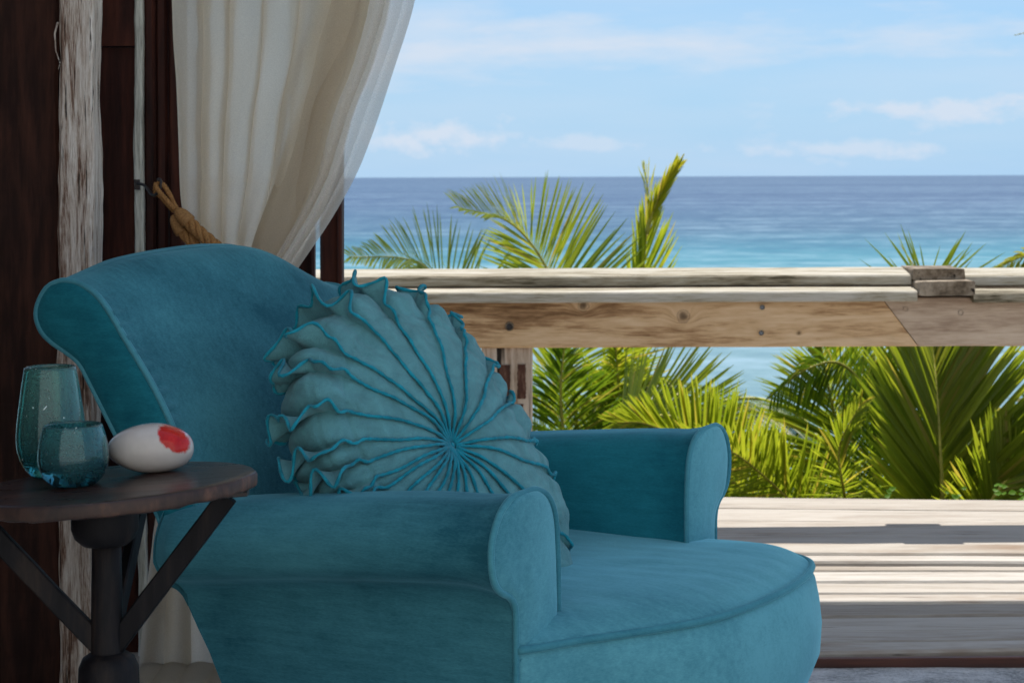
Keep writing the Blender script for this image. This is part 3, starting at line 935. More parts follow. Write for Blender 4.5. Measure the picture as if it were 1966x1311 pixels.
ARM_IN = [(.0, .590), (.04, .588), (.08, .572), (.104, .540), (.112, .49), (.114, .43), (.114, .34)]
ARM_OUT = [(.0, .590), (-.045, .588), (-.082, .570), (-.105, .538), (-.108, .506), (-.099, .478), (-.078, .460), (-.054, .450), (-.038, .437), (-.031, .420), (-.030, .400), (-.030, .36), (-.030, .20), (-.030, .06)]


def arm_rear(z):
    tab = [(.06, .44), (.26, .50), (.345, .535), (.42, .575), (.50, .605), (.60, .60)]
    return lerp_tab(tab, z)


def arm_dz(t_): return -.045 * (max(0, t_) / .56) ** 1.7


def make_arm(far):
    my = (lambda y: .77 - y) if far else (lambda y: y)
    prof = [Vector((p[0], p[1], 0)) for p in ARM_IN[::-1]]
    pin = cr(prof, 22)
    pout = cr([Vector((p[0], p[1], 0)) for p in ARM_OUT], 56)
    pts = pin + pout[1:]
    n = len(pts); ns = 46
    V = []
    for i in range(ns):
        u = i / (ns - 1)
        for k, p in enumerate(pts):
            tn = (pts[min(n - 1, k + 1)] - pts[max(0, k - 1)]).normalized()
            nm = Vector((-tn.y, tn.x))          # outwards
            t_ = u * arm_rear(p.y)
            puff = .011 * (1 - (1 - min(1, u * 7)) ** 3) - .002
            if p.y < .43 and p.x < 0: puff *= .3
            y = p.x + nm.x * puff * 1; z = p.y + nm.y * puff
            # gentle sag and nap unevenness
            wob = noise.noise(Vector((t_ * 6, y * 6, z * 6 + (5 if far else 0)))) * .0035 * min(1, u * 6)
            # small pulls beside the piping
            pl = math.sin(k * 1.35 + noise.noise(Vector((k * .3, 0, 0))) * 3) * .0011 * math.exp(-((u - .04) / .035) ** 2)
            if z < .43 and p.x < 0: wob *= .3
            y += nm.x * (wob + pl); z += nm.y * (wob + pl)
            z += arm_dz(t_) * sm(.05, .40, z)
            end = sm(.93, 1, u)
            if y < -.03: y += (-.03 - y) * .35 * end
            V.append((-t_, my(y), z))
    o = mesh_obj('arm', V, grid_faces(ns, n, flip=not far), V_DEEP if False else V_MAIN, chair)
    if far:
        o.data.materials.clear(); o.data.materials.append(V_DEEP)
    fix_normals(o)
    # ladder between the inner and outer rims: front panel and rear closing panel
    def ladder(xf, camber, name, m, rear=False):
        nl = 30; a = cr([Vector((p[0], p[1], 0)) for p in ARM_IN], nl); bo = ARM_OUT[:10] if rear else ARM_OUT[:12]
        if rear: a = cr([Vector((p[0], p[1], 0)) for p in ARM_IN[:6]], nl)
        bq = cr([Vector((p[0], p[1], 0)) for p in bo], nl)
        V = []; mcr = 11
        for i in range(nl):
            for j in range(mcr):
                v_ = j / (mcr - 1)
                q = a[i].lerp(bq[i], v_)
                e = (math.sin(PI * v_) ** .5) * min(1, i / 5) ** .6
                wr = 0
                if not rear:
                    wr = .0022 * math.sin(v_ * 22 + q.y * 30) * math.exp(-((q.y - .455) / .035) ** 2) * e
                y, z = q.x, q.y
                if rear:
                    x = -arm_rear(z) - camber * e; z += arm_dz(arm_rear(z)) * sm(.05, .40, z)
                    if y < -.03: y += (-.03 - y) * .35
                else:
                    x = xf + camber * e + wr
                V.append((x, my(y), z))
        return fix_normals(mesh_obj(name, V, grid_faces(nl, mcr), m, chair))
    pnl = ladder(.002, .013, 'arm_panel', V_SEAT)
    ladder(0, .006, 'arm_back_panel', V_MAIN, True)
    V = []
    for i in range(20):
        z = .445 - (.445 - .06) * i / 19
        for y in (-.03, .04, .114):
            V.append((-arm_rear(z), my(y), z + arm_dz(arm_rear(z)) * sm(.05, .40, z)))
    fix_normals(mesh_obj('arm_back_panel', V, grid_faces(20, 3), V_MAIN, chair))
    # piping round the front panel
    path = cr([(.004, my(p[0] * 1.0), p[1]) for p in ARM_IN[::-1]] + [(.004, my(p[0]), p[1]) for p in ARM_OUT[1:]], 120)
    tube('piping', path, .0052, V_PIPE, chair, 8)
    return o


make_arm(False); make_arm(True)

# plan of the seat front
FRONT = [(.004, -.030), (.030, .010), (.060, .064), (.122, .154), (.182, .258), (.214, .371), (.231, .525), (.228, .64), (.205, .737), (.150, .790), (.07, .806), (.0, .80)]
front = cr([Vector((p[0], p[1], 0)) for p in FRONT], 90)


def dist_front(x, y):
    return min((math.hypot(x - p.x, y - p.y) for p in front))


# base
nF = len(front)
levels = [(.372, -.012), (.362, -.002), (.345, .008), (.31, .016), (.27, .021), (.22, .017), (.17, -.006), (.12, -.035), (.08, -.060), (.06, -.075)]
V = []
for z, off in levels:
    for k, p in enumerate(front):
        t_ = (front[min(nF - 1, k + 1)] - front[max(0, k - 1)]).normalized()
        nm = Vector((t_.y, -t_.x))
        e = math.sin(PI * k / (nF - 1)) ** .5
        wob = noise.noise(Vector((p.x * 7, p.y * 7, z * 5))) * .003
        q = p + Vector((nm.x, nm.y, 0)) * (off + wob) * e
        V.append((q.x, max(-.028, min(.799, q.y)) if k in (0, nF - 1) else q.y, z))
    for (x, y) in ((-.3, .785), (-arm_rear(z) + .03, .785), (-arm_rear(z) + .03, -.012), (-.3, -.012)):
        V.append((x, y, z))
npl = nF + 4
Fc = []
for i in range(len(levels) - 1):
    for k in range(npl):
        k2 = (k + 1) % npl
        Fc.append((i * npl + k, i * npl + k2, (i + 1) * npl + k2, (i + 1) * npl + k))
Fc.append(tuple(range((len(levels) - 1) * npl, len(levels) * npl)))
fix_normals(mesh_obj('seat_base', V, Fc, V_SEAT, chair))
# seat cushion
V = []; ny_, nx_ = 90, 80
for i in range(ny_):
    yv = -.0 + i / (ny_ - 1)
    pf = front[i]
    for j in range(nx_):
        s = (j / (nx_ - 1))
        x = -.54 + (pf.x + .54) * (1 - (1 - s) ** 1.5)
        y = pf.y + ((pf.y - .385) * 0)
        # rows fan from the back
        y = (.385 + (pf.y - .385) * (.95 + .05 * (1 - (1 - s) ** 1.5)))
        dd = dist_front(x, y)
        z = .366 + .036 * (1 - math.exp(-dd / .045)) + noise.noise(Vector((x * 5, y * 5, 0))) * .003
        z += noise.noise(Vector((x * 9 + y * 4, y * 28 - x * 6, 3))) * .0016
        # creases at the inner corner by the near arm
        cr_ = math.exp(-((y - .10) / .06) ** 2 - ((x - .0) / .05) ** 2)
        z += .0025 * cr_ * math.sin((x * .8 + y) * 160)
        V.append((x, y, z))
fix_normals(mesh_obj('seat_cushion', V, grid_faces(ny_, nx_), V_SEAT, chair))
tube('seat_piping', [Vector((p.x + .002, p.y, .366)) for p in front], .0062, V_PIPE, chair, 8)
tube('seat_piping', [Vector((p.x - .003, p.y, .352)) for p in front], .0035, V_PIPE, chair, 6)

# scrolled back
B_FRONT = [(-.812, .884), (-.7794, .8798), (-.7474, .8646), (-.7211, .8402), (-.6845, .7912), (-.6329, .7228), (-.5922, .6548), (-.560, .580), (-.54, .50), (-.51, .36)]
B_REAR = [(-.812, .884), (-.8441, .8722), (-.8638, .8443), (-.8671, .822), (-.8565, .799), (-.835, .782), (-.805, .767), (-.7785, .750), (-.758, .7208), (-.7211, .6639), (-.6949, .6236), (-.6586, .5677), (-.6227, .5165), (-.60, .46), (-.585, .40)]
bf = cr([Vector((p[0], p[1], 0)) for p in B_FRONT], 140); br = cr([Vector((p[0], p[1], 0)) for p in B_REAR], 54)
pts = bf[::-1] + br[1:]
n = len(pts); ns = 120
YA, YB = -.045, .760


def back_xf(x, z, s):
    wz = sm(.42, .90, z)
    z2 = z + .058 * (1 - abs(s) ** 2.3) * wz - .050 * sm(.25, 1.05, s) * wz
    x2 = x - .020 * (1 - s * s) * sm(.4, .9, z)
    return x2, z2


def tuck(y, z):
    k = sm(.50, .45, z)
    return y + (max(y, .0) - y) * k if y < .3 else y + (min(y, .74) - y) * k


V = []
for i in range(ns):
    u = i / (ns - 1)
    # denser near the piping
    s = -1 + 2 * u
    s = math.copysign(abs(s) ** .8, s)
    y = YA + (YB - YA) * (s + 1) / 2
    for k, p in enumerate(pts):
        tn = (pts[min(n - 1, k + 1)] - pts[max(0, k - 1)]).normalized()
        nm = Vector((-tn.y, tn.x))
        if k < len(bf) - 1: pass
        fr = k < 141
        puff = -.002 + .009 * (1 - abs(s) ** 14) + .010 * (1 - s * s) * (1 if fr else 0)
        ed = (1 - abs(s)) * .44
        a = 0
        if fr and 50 < k < 128:
            a = .0036 * math.sin(k * 1.15 + 2.6 * noise.noise(Vector((k * .09, 4, 0))) + ed * 30) * math.exp(-((ed - .012) / .030) ** 2) * sm(50, 70, k) * sm(128, 112, k) * (.6 + .8 * abs(noise.noise(Vector((k * .13, 9, 0)))))
        wob = noise.noise(Vector((p.x * 4, y * 4, p.y * 4))) * .004 + noise.noise(Vector((p.x * 11, y * 11, p.y * 11))) * .0015
        x = p.x + nm.x * (puff + a + wob); z = p.y + nm.y * (puff + a + wob)
        x, z = back_xf(x, z, s)
        V.append((x, tuck(y, z), z))
fix_normals(mesh_obj('backrest', V, grid_faces(ns, n), V_MAIN, chair))
for yy_, sg, s in ((YA, -1, -1), (YB, 1, 1)):
    nl = 40; a = cr([Vector((p[0], p[1], 0)) for p in B_FRONT], nl); b2_ = cr([Vector((p[0], p[1], 0)) for p in B_REAR], nl)
    V = []; mcr = 11
    for i in range(nl):
        for j in range(mcr):
            v_ = j / (mcr - 1); q = a[i].lerp(b2_[i], v_)
            e = math.sin(PI * v_) ** .5 * min(1, i / 4)
            x, z = back_xf(q.x, q.y, s)
            V.append((x, tuck(yy_ + sg * .011 * e, z), z))
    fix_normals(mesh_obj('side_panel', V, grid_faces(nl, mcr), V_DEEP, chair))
    path = cr([(back_xf(p.x, p.y, s)[0], tuck(yy_ - sg * .001, p.y), back_xf(p.x, p.y, s)[1]) for p in pts[16:]], 150)
    tube('piping', path, .0052, V_PIPE, chair, 8)
for (x, y) in ((.06, .16), (.06, .62), (-.40, .04), (-.40, .73)):
    v, f = lathe_geo([(0, .075), (.024, .075), (.027, .05), (.019, .0), (0, 0)], 16, (x, y, 0))
    fix_normals(mesh_obj('foot', v, f, M_LEG, chair))

# a stray bleached thread on the backrest
# ------------------------------------------------------------------ round ruffled cushion
NF = 25
cush = bpy.data.objects.new('cushion', None); COL.objects.link(cush)
tag(cush, 'round dusty teal cushion with radiating ruffles and bright teal edging on the armchair', 'cushion')
nrm = Vector((.66, -.64, .42)).normalized()
upv = Vector((0, 0, 1)); e1 = upv.cross(nrm).normalized(); e2 = nrm.cross(e1)
ROLL = math.radians(35)
c1_, s1_ = math.cos(ROLL), math.sin(ROLL)
ex = e1 * c1_ + e2 * s1_; ey = -e1 * s1_ + e2 * c1_
CC = Vector((-.141, 3.05, .588))
long_ = Vector((-.60, 0, .80)); TH0 = math.atan2(long_.dot(ey), long_.dot(ex))
cush.matrix_world = Matrix(((ex.x, ey.x, nrm.x, CC.x), (ex.y, ey.y, nrm.y, CC.y), (ex.z, ey.z, nrm.z, CC.z), (0, 0, 0, 1)))
CR, CT = .243, .088
rc = random.Random(5)
# uneven gather: seam angles
ang = [2 * PI * (k + rc.uniform(-.2, .2)) / NF for k in range(NF)]
ang = sorted((a + .42 * math.sin(a - TH0 + PI * .5)) % (2 * PI) for a in ang)


def csurf(th, ph, lobe=1.0, ex_=0.0):
    """point and outward normal of the cushion at angle th, from front pole ph=0 to back pole ph=pi"""
    def base(th, ph):
        sn = math.sin(ph); cs = math.cos(ph)
        rr = CR * (1 + .17 * math.cos(2 * (th - TH0)) + .09 * max(0, math.cos(th - TH0 + PI)) ** 4 + .02 * math.sin(3 * th)) * abs(sn) ** .85
        zz = CT * math.copysign(abs(cs) ** .8, cs)
        zz -= math.copysign(.028, cs) * math.exp(-(rr / .04) ** 2)
        return Vector((rr * math.cos(th), rr * math.sin(th), zz))
    p = base(th, ph)
    a = base(th + .01, ph) - base(th - .01, ph); b_ = base(th, min(PI, ph + .01)) - base(th, max(0, ph - .01))
    nn_ = b_.cross(a)
    if nn_.length < 1e-9: nn_ = Vector((0, 0, math.cos(ph)))
    nn_.normalize()
    if nn_.dot(p) < 0 and math.sin(ph) > .3: nn_ = -nn_
    if math.sin(ph) <= .3: nn_ = nn_ if nn_.z * math.cos(ph) > 0 else -nn_
    # puffed lobe between neighbouring seams
    tt = th % (2 * PI)
    lo = max([q for q in ang if q <= tt] or [ang[-1] - 2 * PI]); hi = min([q for q in ang if q > tt] or [ang[0] + 2 * PI])
    f_ = (tt - lo) / (hi - lo)
    sn = max(0, math.sin(ph))
    lb = (abs(math.sin(PI * f_)) ** .7) * ((.004 + .018 * sm(.85, 1.35, ph)) * sn ** 1.2)
    wr = noise.noise(Vector((p.x * 22, p.y * 22, p.z * 22))) * .010 * sn ** 3 + noise.noise(Vector((p.x * 60, p.y * 60, p.z * 60))) * .0026 * sn + (.5 - abs(noise.noise(Vector((p.x * 30, p.y * 30, 5))))) * .007 * sm(.55, 1.2, ph)
    wr += noise.noise(Vector((th * 9, ph * 2.2, 8))) * .006 * sm(.3, 1.2, ph)
    st = -.0035 * math.exp(-((ph - .95) / .018) ** 2) - .003 * math.exp(-((ph - 1.32) / .02) ** 2)
    return p + nn_ * (lb * lobe + wr + st * lobe), nn_


V = []; nth, nph = NF * 16, 110
for i in range(nth):
    th = 2 * PI * i / nth
    for j in range(nph):
        V.append(csurf(th, PI * (j + .02) / (nph - 1 + .04))[0])
fix_normals(mesh_obj('cover', V, grid_faces(nth, nph, True), M_CUSH, cush))
v, f = lathe_geo([(0, -.004), (.006, -.003), (.0085, .002), (.007, .006), (.003, .009), (0, .009)], 16, (0, 0, CT - .030))
fix_normals(mesh_obj('button', v, f, M_CPIPE, cush))
for k in range(NF):
    th = ang[k]
    n_ = 90; rows = 4
    fr1 = rc.uniform(13, 19); ph1 = rc.uniform(0, 6); fr2 = rc.uniform(22, 31); ph2 = rc.uniform(0, 6)
    lean = rc.uniform(-.5, .5)
    end = rc.uniform(1.95, 2.25)
    V = []; edge = []
    for i in range(n_):
        ph = .016 + (end - .016) * i / (n_ - 1)
        p, nn_ = csurf(th, ph, 0)
        # tangent round the cushion
        tg = Vector((-math.sin(th), math.cos(th), 0))
        g = sm(.75, 1.45, ph); big_ = .75 + .45 * math.cos(th - TH0 - .45)
        fade = sm(end, end - .18, ph)
        h = (.0045 + .034 * g * big_) * (.25 + .75 * fade) * (1 + .7 * noise.noise(Vector((ph * 7, k * 2.3, 0))))
        wav = (.013 * math.sin(fr1 * ph + ph1) + .009 * math.sin(fr2 * ph + ph2)) * sm(.8, 1.4, ph) * big_ + lean * .012 * g
        wav += .002 * math.sin(9 * ph + ph2) * sm(.1, .5, ph)
        for r_ in range(rows):
            v_ = r_ / (rows - 1)
            V.append(p - nn_ * .003 * (1 - v_) + nn_ * h * v_ + tg * wav * v_ ** 1.6)
        edge.append(V[-1])
    ruf = mesh_obj('ruffle', V, grid_faces(n_, rows), M_CUSH, cush)
    # a thread-wrapped edge, slightly lumpy
    tube('piping', edge, lambda u: .0029 + .0006 * math.sin(u * 160), M_CPIPE, ruf, 6)

# ------------------------------------------------------------------ side table
TX, TY, TZ = -.504, 2.30, .672
TILT = math.radians(4.2)
table = thing('side_table', 'small round dark wooden side table on a turned pedestal, left of the armchair', 'side table', (TX, TY, 0))


def tz(x, y=TY): return TZ + math.tan(TILT) * (x - TX)


V = []; n = 96; rings = [(0, 0), (.5, 0), (.9, 0), (.972, 0), (.99, -.0012), (1.0, -.005), (1.0, -.013), (.995, -.017), (.98, -.0185), (.6, -.0185), (0, -.0185)]
for i in range(n):
    a = 2 * PI * i / n
    wob = 1 + .006 * noise.noise(Vector((math.cos(a) * 3, math.sin(a) * 3, 0))) + .022 * math.exp(-((a if a < PI else a - 2 * PI) / .13) ** 2)
    for rr, z in rings:
        x = TX + .182 * rr * wob * math.cos(a); y = TY + .152 * rr * wob * math.sin(a)
        V.append((x, y, tz(x) + z * (1 + .15 * noise.noise(Vector((math.cos(a) * 8, math.sin(a) * 8, 3))))))
Fc = grid_faces(n, len(rings), True)
o = mesh_obj('table_top', V, Fc, [M_TABLE, M_RIM], table)
fix_normals(o)
for pg in o.data.polygons:
    if abs(pg.normal.z) < .6: pg.material_index = 1
v, f = lathe_geo([(0, .056), (.038, .056), (.0415, .048), (.0415, .022), (.037, .010), (.028, .002), (.020, 0), (0, 0)], 36, (TX - .004, TY, tz(TX) - .0225 - .056))
fix_normals(mesh_obj('hub', v, f, M_LEG, table))
v, f = lathe_geo([(0, .62), (.0175, .62), (.0188, .55), (.0200, .48), (.0195, .42), (.0205, .415), (0, .41)], 28, (TX - .002, TY, 0))
fix_normals(mesh_obj('pedestal', v, f, M_LEG, table))
v, f = lathe_geo([(0, .462), (.022, .462), (.032, .455), (.037, .443), (.0385, .40), (.044, .34), (.060, .26), (.085, .15), (.115, .05), (.12, .0), (0, 0)], 40, (TX, TY, 0))
fix_normals(mesh_obj('base', v, f, M_LEG, table))
for (dx, dy, y0) in ((.150, -.010, 0), (-.158, -.020, 0), (.02, .13, 0)):
    a = Vector((TX + dx * .06, TY + dy * .06, .470)); b_ = Vector((TX + dx, TY + dy, tz(TX + dx) - .026))
    dv = (b_ - a).normalized(); wv_ = dv.cross(Vector((dy, -dx, 0)).normalized()).normalized()
    tn = dv.cross(wv_)
    v, f = board_geo(a, b_, wv_ * .0125, tn * .007, 24, .002, .0012, dx * 30)
    mesh_obj('brace', v, f, M_LEG, table, smooth=False)
v, f = board_geo((TX + .150, TY - .012, tz(TX + .15) - .024), (TX + .176, TY - .012, tz(TX + .176) - .024), (0, .010, 0), (0, 0, .003), 3, .001)
mesh_obj('bracket', v, f, M_IRON, table, smooth=False)


# ------------------------------------------------------------------ glass vessels and pebble on the table
def vessel(name, label, cat, loc, prof, wall, basez, m, nbub, seed):
    r_ = random.Random(seed)
    o = bpy.data.objects.new(name, None); COL.objects.link(o); o.location = loc; o.rotation_euler = (0, -TILT * .15, 0)
    tag(o, label, cat)
    outer = cr([Vector((p[0], p[1], 0)) for p in prof], 34)
    ht = prof[-1][1]
    pr = [(0, .0015)] + [(p.x, p.y) for p in outer]
    rim = outer[-1]
    pr += [(rim.x - wall * .5, rim.y + wall * .45)]
    for p in outer[::-1]:
        if p.y > basez: pr.append((max(p.x - wall, .004), p.y))
    pr += [(pr[-1][0] * .6, basez - .0015), (0, basez - .002)]
    v, f = lathe_geo(pr, 56)
    v = [Vector((p[0] * (1 + .012 * math.sin(p[2] * 60)), p[1], p[2])) for p in v]
    fix_normals(mesh_obj('vessel', v, f, m, o))
    parts = []
    for i in range(nbub):
        zz = basez * .4 + (ht - basez * .4) * r_.random() ** 1.15
        k = min(range(len(outer)), key=lambda q: abs(outer[q].y - zz))
        rr = outer[k].x - wall * r_.uniform(.25, .8)
        if zz < basez: rr = outer[k].x * r_.random() ** .5 * .95
        an = r_.random() * 2 * PI
        s = r_.choice([.0004, .0005, .0006, .0008, .0012])
        c = Vector((rr * math.cos(an), rr * math.sin(an), zz))
        el_ = 1 + (r_.random() < .25) * r_.uniform(1, 4)
        tv = Vector((-math.sin(an), math.cos(an), r_.uniform(-.6, 1.5))).normalized()
        vv, ff = lathe_geo([(0, -1), (.7, -.7), (1, 0), (.7, .7), (0, 1)], 6)
        q = Vector((0, 0, 1)).rotation_difference(tv)
        parts.append(([c + q @ Vector((p[0] * s, p[1] * s, p[2] * s * el_)) for p in vv], ff))
    v, f = join(parts)
    mesh_obj('air_bubbles', v, f, M_BUB, o, kind='stuff')
    return o


vessel('glass_vase', 'tall bubbled teal glass tumbler behind the squat one on the side table', 'glass', (-.599, 2.40, tz(-.599)),
       [(.020, .0), (.027, .002), (.036, .014), (.0425, .032), (.0445, .050), (.0430, .075), (.0385, .105), (.0325, .1405)], .0032, .018, M_G1, 520, 3)
vessel('glass_bowl', 'squat dark teal bubbled glass with curled rim at the front of the side table', 'glass', (-.5466, 2.30, tz(-.5466)),
       [(.019, .0), (.027, .002), (.037, .012), (.0425, .028), (.0430, .042), (.0410, .058), (.0365, .0745)], .0034, .022, M_G2, 420, 4)

V = []; nu_, nv_ = 64, 34
for i in range(nu_):
    a = 2 * PI * i / nu_
    for j in range(nv_):
        ph = PI * (j + .01) / (nv_ - 1 + .02) - PI / 2
        c = max(0, math.cos(ph)) ** .72
        x = .055 * c * math.copysign(abs(math.cos(a)) ** .92, math.cos(a)); y = .036 * c * math.sin(a)
        z = .0325 * math.copysign(abs(math.sin(ph)) ** .92, math.sin(ph))
        # taller in the middle-right, long low tail to the left
        ht = (1 - .18 * sm(.01, -.056, x) ** 1.2) * (1 - .14 * sm(0, .055, x))
        z = z * ht if z > 0 else z * (1 - .25 * sm(.0, -.056, x))
        if z < 0: z *= .92
        V.append((x, y, z + .0300))
peb = mesh_obj('glass_pebble', V, grid_faces(nu_, nv_, True), M_PEB)
fix_normals(peb)
peb.location = (-.462, 2.362, tz(-.462)); peb.rotation_euler = (0, -TILT * .35, 0)
tag(peb, 'glossy white glass pebble with a red patch on the side table', 'paperweight')


# ------------------------------------------------------------------ palms
def frond(parent, path, Lmax, m, rw=.012, pairs=58, side=None, tip=.35, start=.12, droop=.25, spread=62, seed=0, fold_=.35, width=.0062, both=True, mr=None, upb=0.0, dens=2.3):
    """pinnate leaf: a stalk along path and narrow folded leaflets along both sides"""
    r_ = random.Random(seed)
    pts = cr(path, 60)
    ra, fa = tube_geo(pts, lambda u: rw * (1 - .85 * u) + .001, 6)
    fr = mesh_obj('frond', ra, fa, mr or M_RACH, parent)
    V = []; Fc = []
    side = Vector(side or (1, 0, 0)); pairs = int(pairs * dens); Lmax *= 1.12
    for i in range(pairs):
        u = start + (1 - start) * (i + r_.uniform(-.2, .2)) / (pairs - 1)
        u = min(.999, max(0, u))
        k = u * 59; k0 = min(58, int(k)); p = pts[k0].lerp(pts[k0 + 1], k - k0)
        tg = (pts[min(59, k0 + 2)] - pts[max(0, k0 - 1)]).normalized()
        sd = (side - tg * side.dot(tg)).normalized(); nm = sd.cross(tg).normalized()
        Lf = Lmax * (.45 + .55 * math.sin(PI * min(1, (u - start) / (1 - start) * .8 + .18))) * (1 - (1 - tip) * sm(.6, 1, u)) * r_.uniform(.88, 1.1)
        an = math.radians(spread * (1 - .62 * u ** 1.5) + r_.uniform(-5, 5))
        for sg in ((1, -1) if both else (1,)):
            dr = tg * math.cos(an) + sd * sg * math.sin(an)
            dr = (dr + nm * (fold_ + r_.uniform(-.12, .12)) + Vector((0, 0, upb))).normalized()
            wd = (dr.cross(nm)).normalized()
            wv_ = width * r_.uniform(.8, 1.15) * (.6 + .4 * Lf / Lmax)
            dp_ = droop * r_.uniform(.6, 1.5)
            segs = 5; base_i = len(V)
            for s in range(segs + 1):
                q = s / segs
                c = p + dr * Lf * q + Vector((0, 0, -1)) * dp_ * Lf * q * q
                ww = wv_ * (math.sin(PI * min(1, q * .62 + .22)) if s < segs else .05) * (1 if s else .5)
                up_ = nm * ww * .35
                V += [c - wd * ww + up_, c, c + wd * ww + up_]
            for s in range(segs):
                a = base_i + s * 3
                Fc += [(a, a + 1, a + 4, a + 3), (a + 1, a + 2, a + 5, a + 4)]
    mesh_obj('leaflets', V, Fc, m, fr, kind='stuff')
    return fr


def palm(label, crown, ground, group='coconut palms beyond the railing'):
    o = thing('palm_tree', label, 'palm tree', (crown.x, crown.y, ground), group=group)
    pts = [Vector((crown.x - .25, crown.y + .1, ground)), Vector((crown.x - .1, crown.y, (ground + crown.z) / 2)), crown]
    tube('trunk', cr(pts, 30), lambda u: .15 - .05 * u + .006 * math.sin(u * 120), M_TRUNK, o, 14)
    return o


def arcs(parent, crown, n, seed, L=(1.6, 2.3), m=(None,), el_=(15, 60), aza=(0, 360), leaf=.5):
    """further fronds arching out of the crown in all directions"""
    r_ = random.Random(seed)
    for i in range(n):
        a = math.radians(aza[0] + (aza[1] - aza[0]) * (i + r_.uniform(-.3, .3)) / n)
        e = math.radians(r_.uniform(*el_)); l = r_.uniform(*L)
        dh = Vector((math.cos(a), math.sin(a), 0))
        p = [crown, crown + dh * l * .33 * math.cos(e) + Vector((0, 0, l * .36 * math.sin(e))),
             crown + dh * l * .70 * math.cos(e * .8) + Vector((0, 0, l * .52 * math.sin(e))),
             crown + dh * l * 1.0 * math.cos(e * .6) + Vector((0, 0, l * (.42 * math.sin(e) - .15)))]
        frond(parent, p, leaf * r_.uniform(.85, 1.1), m[i % len(m)], .014, 56, side=Vector((-math.sin(a), math.cos(a), 0)), seed=seed * 50 + i, droop=.3, fold_=.2)


G0 = -3.0
# left palm
K1 = P(1120, 1020, 8.6)
p1 = palm('coconut palm behind the ruffled cushion with an upright yellow spear leaf', K1, -3.4)
frond(p1, [K1, P(960, 760, 9.2), P(870, 570, 9.4), P(790, 500, 9.3), P(672, 492, 9.0)], .50, M_LEAF, .012, 62, side=(-.5, .3, 1), seed=1, droop=.12, spread=70)
frond(p1, [K1, P(1095, 700, 8.2), P(1060, 540, 8.2), P(985, 432, 8.2), P(880, 398, 8.0)], .47, M_LEAF, .014, 74, side=(-.75, .25, .8), seed=2, droop=.06, spread=72, tip=.45)
frond(p1, [K1, P(1180, 760, 8.6), P(1228, 560, 8.6), P(1243, 430, 8.6), P(1262, 380, 8.6), P(1296, 312, 8.6)], .34, M_LEAF, .014, 30, side=(1, .1, 0), seed=3, droop=-.05, spread=24, tip=.2)
frond(p1, [P(1243, 440, 8.59), P(1247, 410, 8.58), P(1243, 360, 8.57), P(1236, 318, 8.56)], .13, M_LEAFY, .004, 8, side=(1, .1, 0), seed=4, droop=-.05, spread=20, tip=.4, width=.0025, dens=1.2)
frond(p1, [P(1240, 450, 8.58), P(1256, 400, 8.57), P(1280, 350, 8.56), P(1309, 304, 8.55)], .14, M_LEAFY, .012, 16, side=(.8, .1, -.3), seed=5, droop=-.03, spread=15, tip=.3, width=.0045, dens=1.6)
frond(p1, [K1, P(1090, 900, 8.0), P(1075, 760, 7.9), P(1085, 640, 7.9)], .46, M_LEAFD, .018, 60, side=(1, .1, 0), seed=6, droop=.22, spread=66)
frond(p1, [K1, P(1160, 900, 8.1), P(1185, 780, 8.1), P(1180, 660, 8.0)], .44, M_LEAF, .016, 56, side=(1, .2, 0), seed=7, droop=.2, spread=64)
frond(p1, [K1, P(1000, 900, 8.4), P(930, 780, 8.4), P(880, 700, 8.3), P(820, 690, 8.2)], .5, M_LEAF, .016, 60, side=(-.5, .3, .9), seed=8, droop=.2)
frond(p1, [P(1130, 1030, 7.6), P(1190, 840, 7.5), P(1270, 800, 7.4), P(1350, 830, 7.3), P(1420, 900, 7.2)], .34, M_LEAF, .016, 52, side=(.3, -.1, 1), seed=9, droop=-.02, spread=60)
frond(p1, [P(1560, 1080, 7.3), P(1440, 960, 7.25), P(1330, 860, 7.2), P(1240, 815, 7.2), P(1180, 812, 7.2)], .32, M_LEAF, .014, 62, side=(-.1, -.1, 1), seed=10, droop=-.03, spread=68, tip=.5)
arcs(p1, K1 + Vector((0, .2, .1)), 5, 3, (1.2, 1.9), (M_LEAFD, M_LEAF), (20, 60), (0, 360), .48)
# middle palm
K2 = P(1640, 1110, 8.0)
p2 = palm('coconut palm right of the armchair with a drooping dark green frond', K2, -3.2)
frond(p2, [K2, P(1680, 900, 7.8), P(1660, 760, 7.6), P(1610, 700, 7.4), P(1545, 712, 7.3), P(1480, 760, 7.2)], .42, M_LEAFD, .014, 70, side=(-.3, -.3, 1), seed=21, droop=.30, spread=66)
frond(p2, [K2, P(1560, 1010, 7.2), P(1480, 930, 7.1), P(1405, 870, 7.0), P(1330, 845, 7.0)], .34, M_LEAF, .013, 60, side=(.2, -.1, 1), seed=22, droop=-.04, spread=70, tip=.6)
frond(p2, [K2, P(1640, 960, 7.9), P(1600, 800, 7.9), P(1570, 640, 7.9)], .5, M_LEAF, .016, 60, side=(1, .2, 0), seed=23, droop=.15, spread=60)
frond(p2, [K2, P(1620, 960, 7.0), P(1610, 860, 6.9), P(1650, 780, 6.9)], .42, M_LEAF, .014, 50, side=(1, -.2, .2), seed=25, droop=.1, spread=50)
frond(p2, [K2, P(1700, 940, 7.6), P(1720, 800, 7.7), P(1700, 690, 7.7)], .5, M_LEAFD, .015, 56, side=(1, .2, 0), seed=26, droop=.15, spread=60)
arcs(p2, K2, 6, 8, (1.0, 1.5), (M_LEAFD, M_LEAF, M_LEAF), (25, 70), (0, 360), .48)
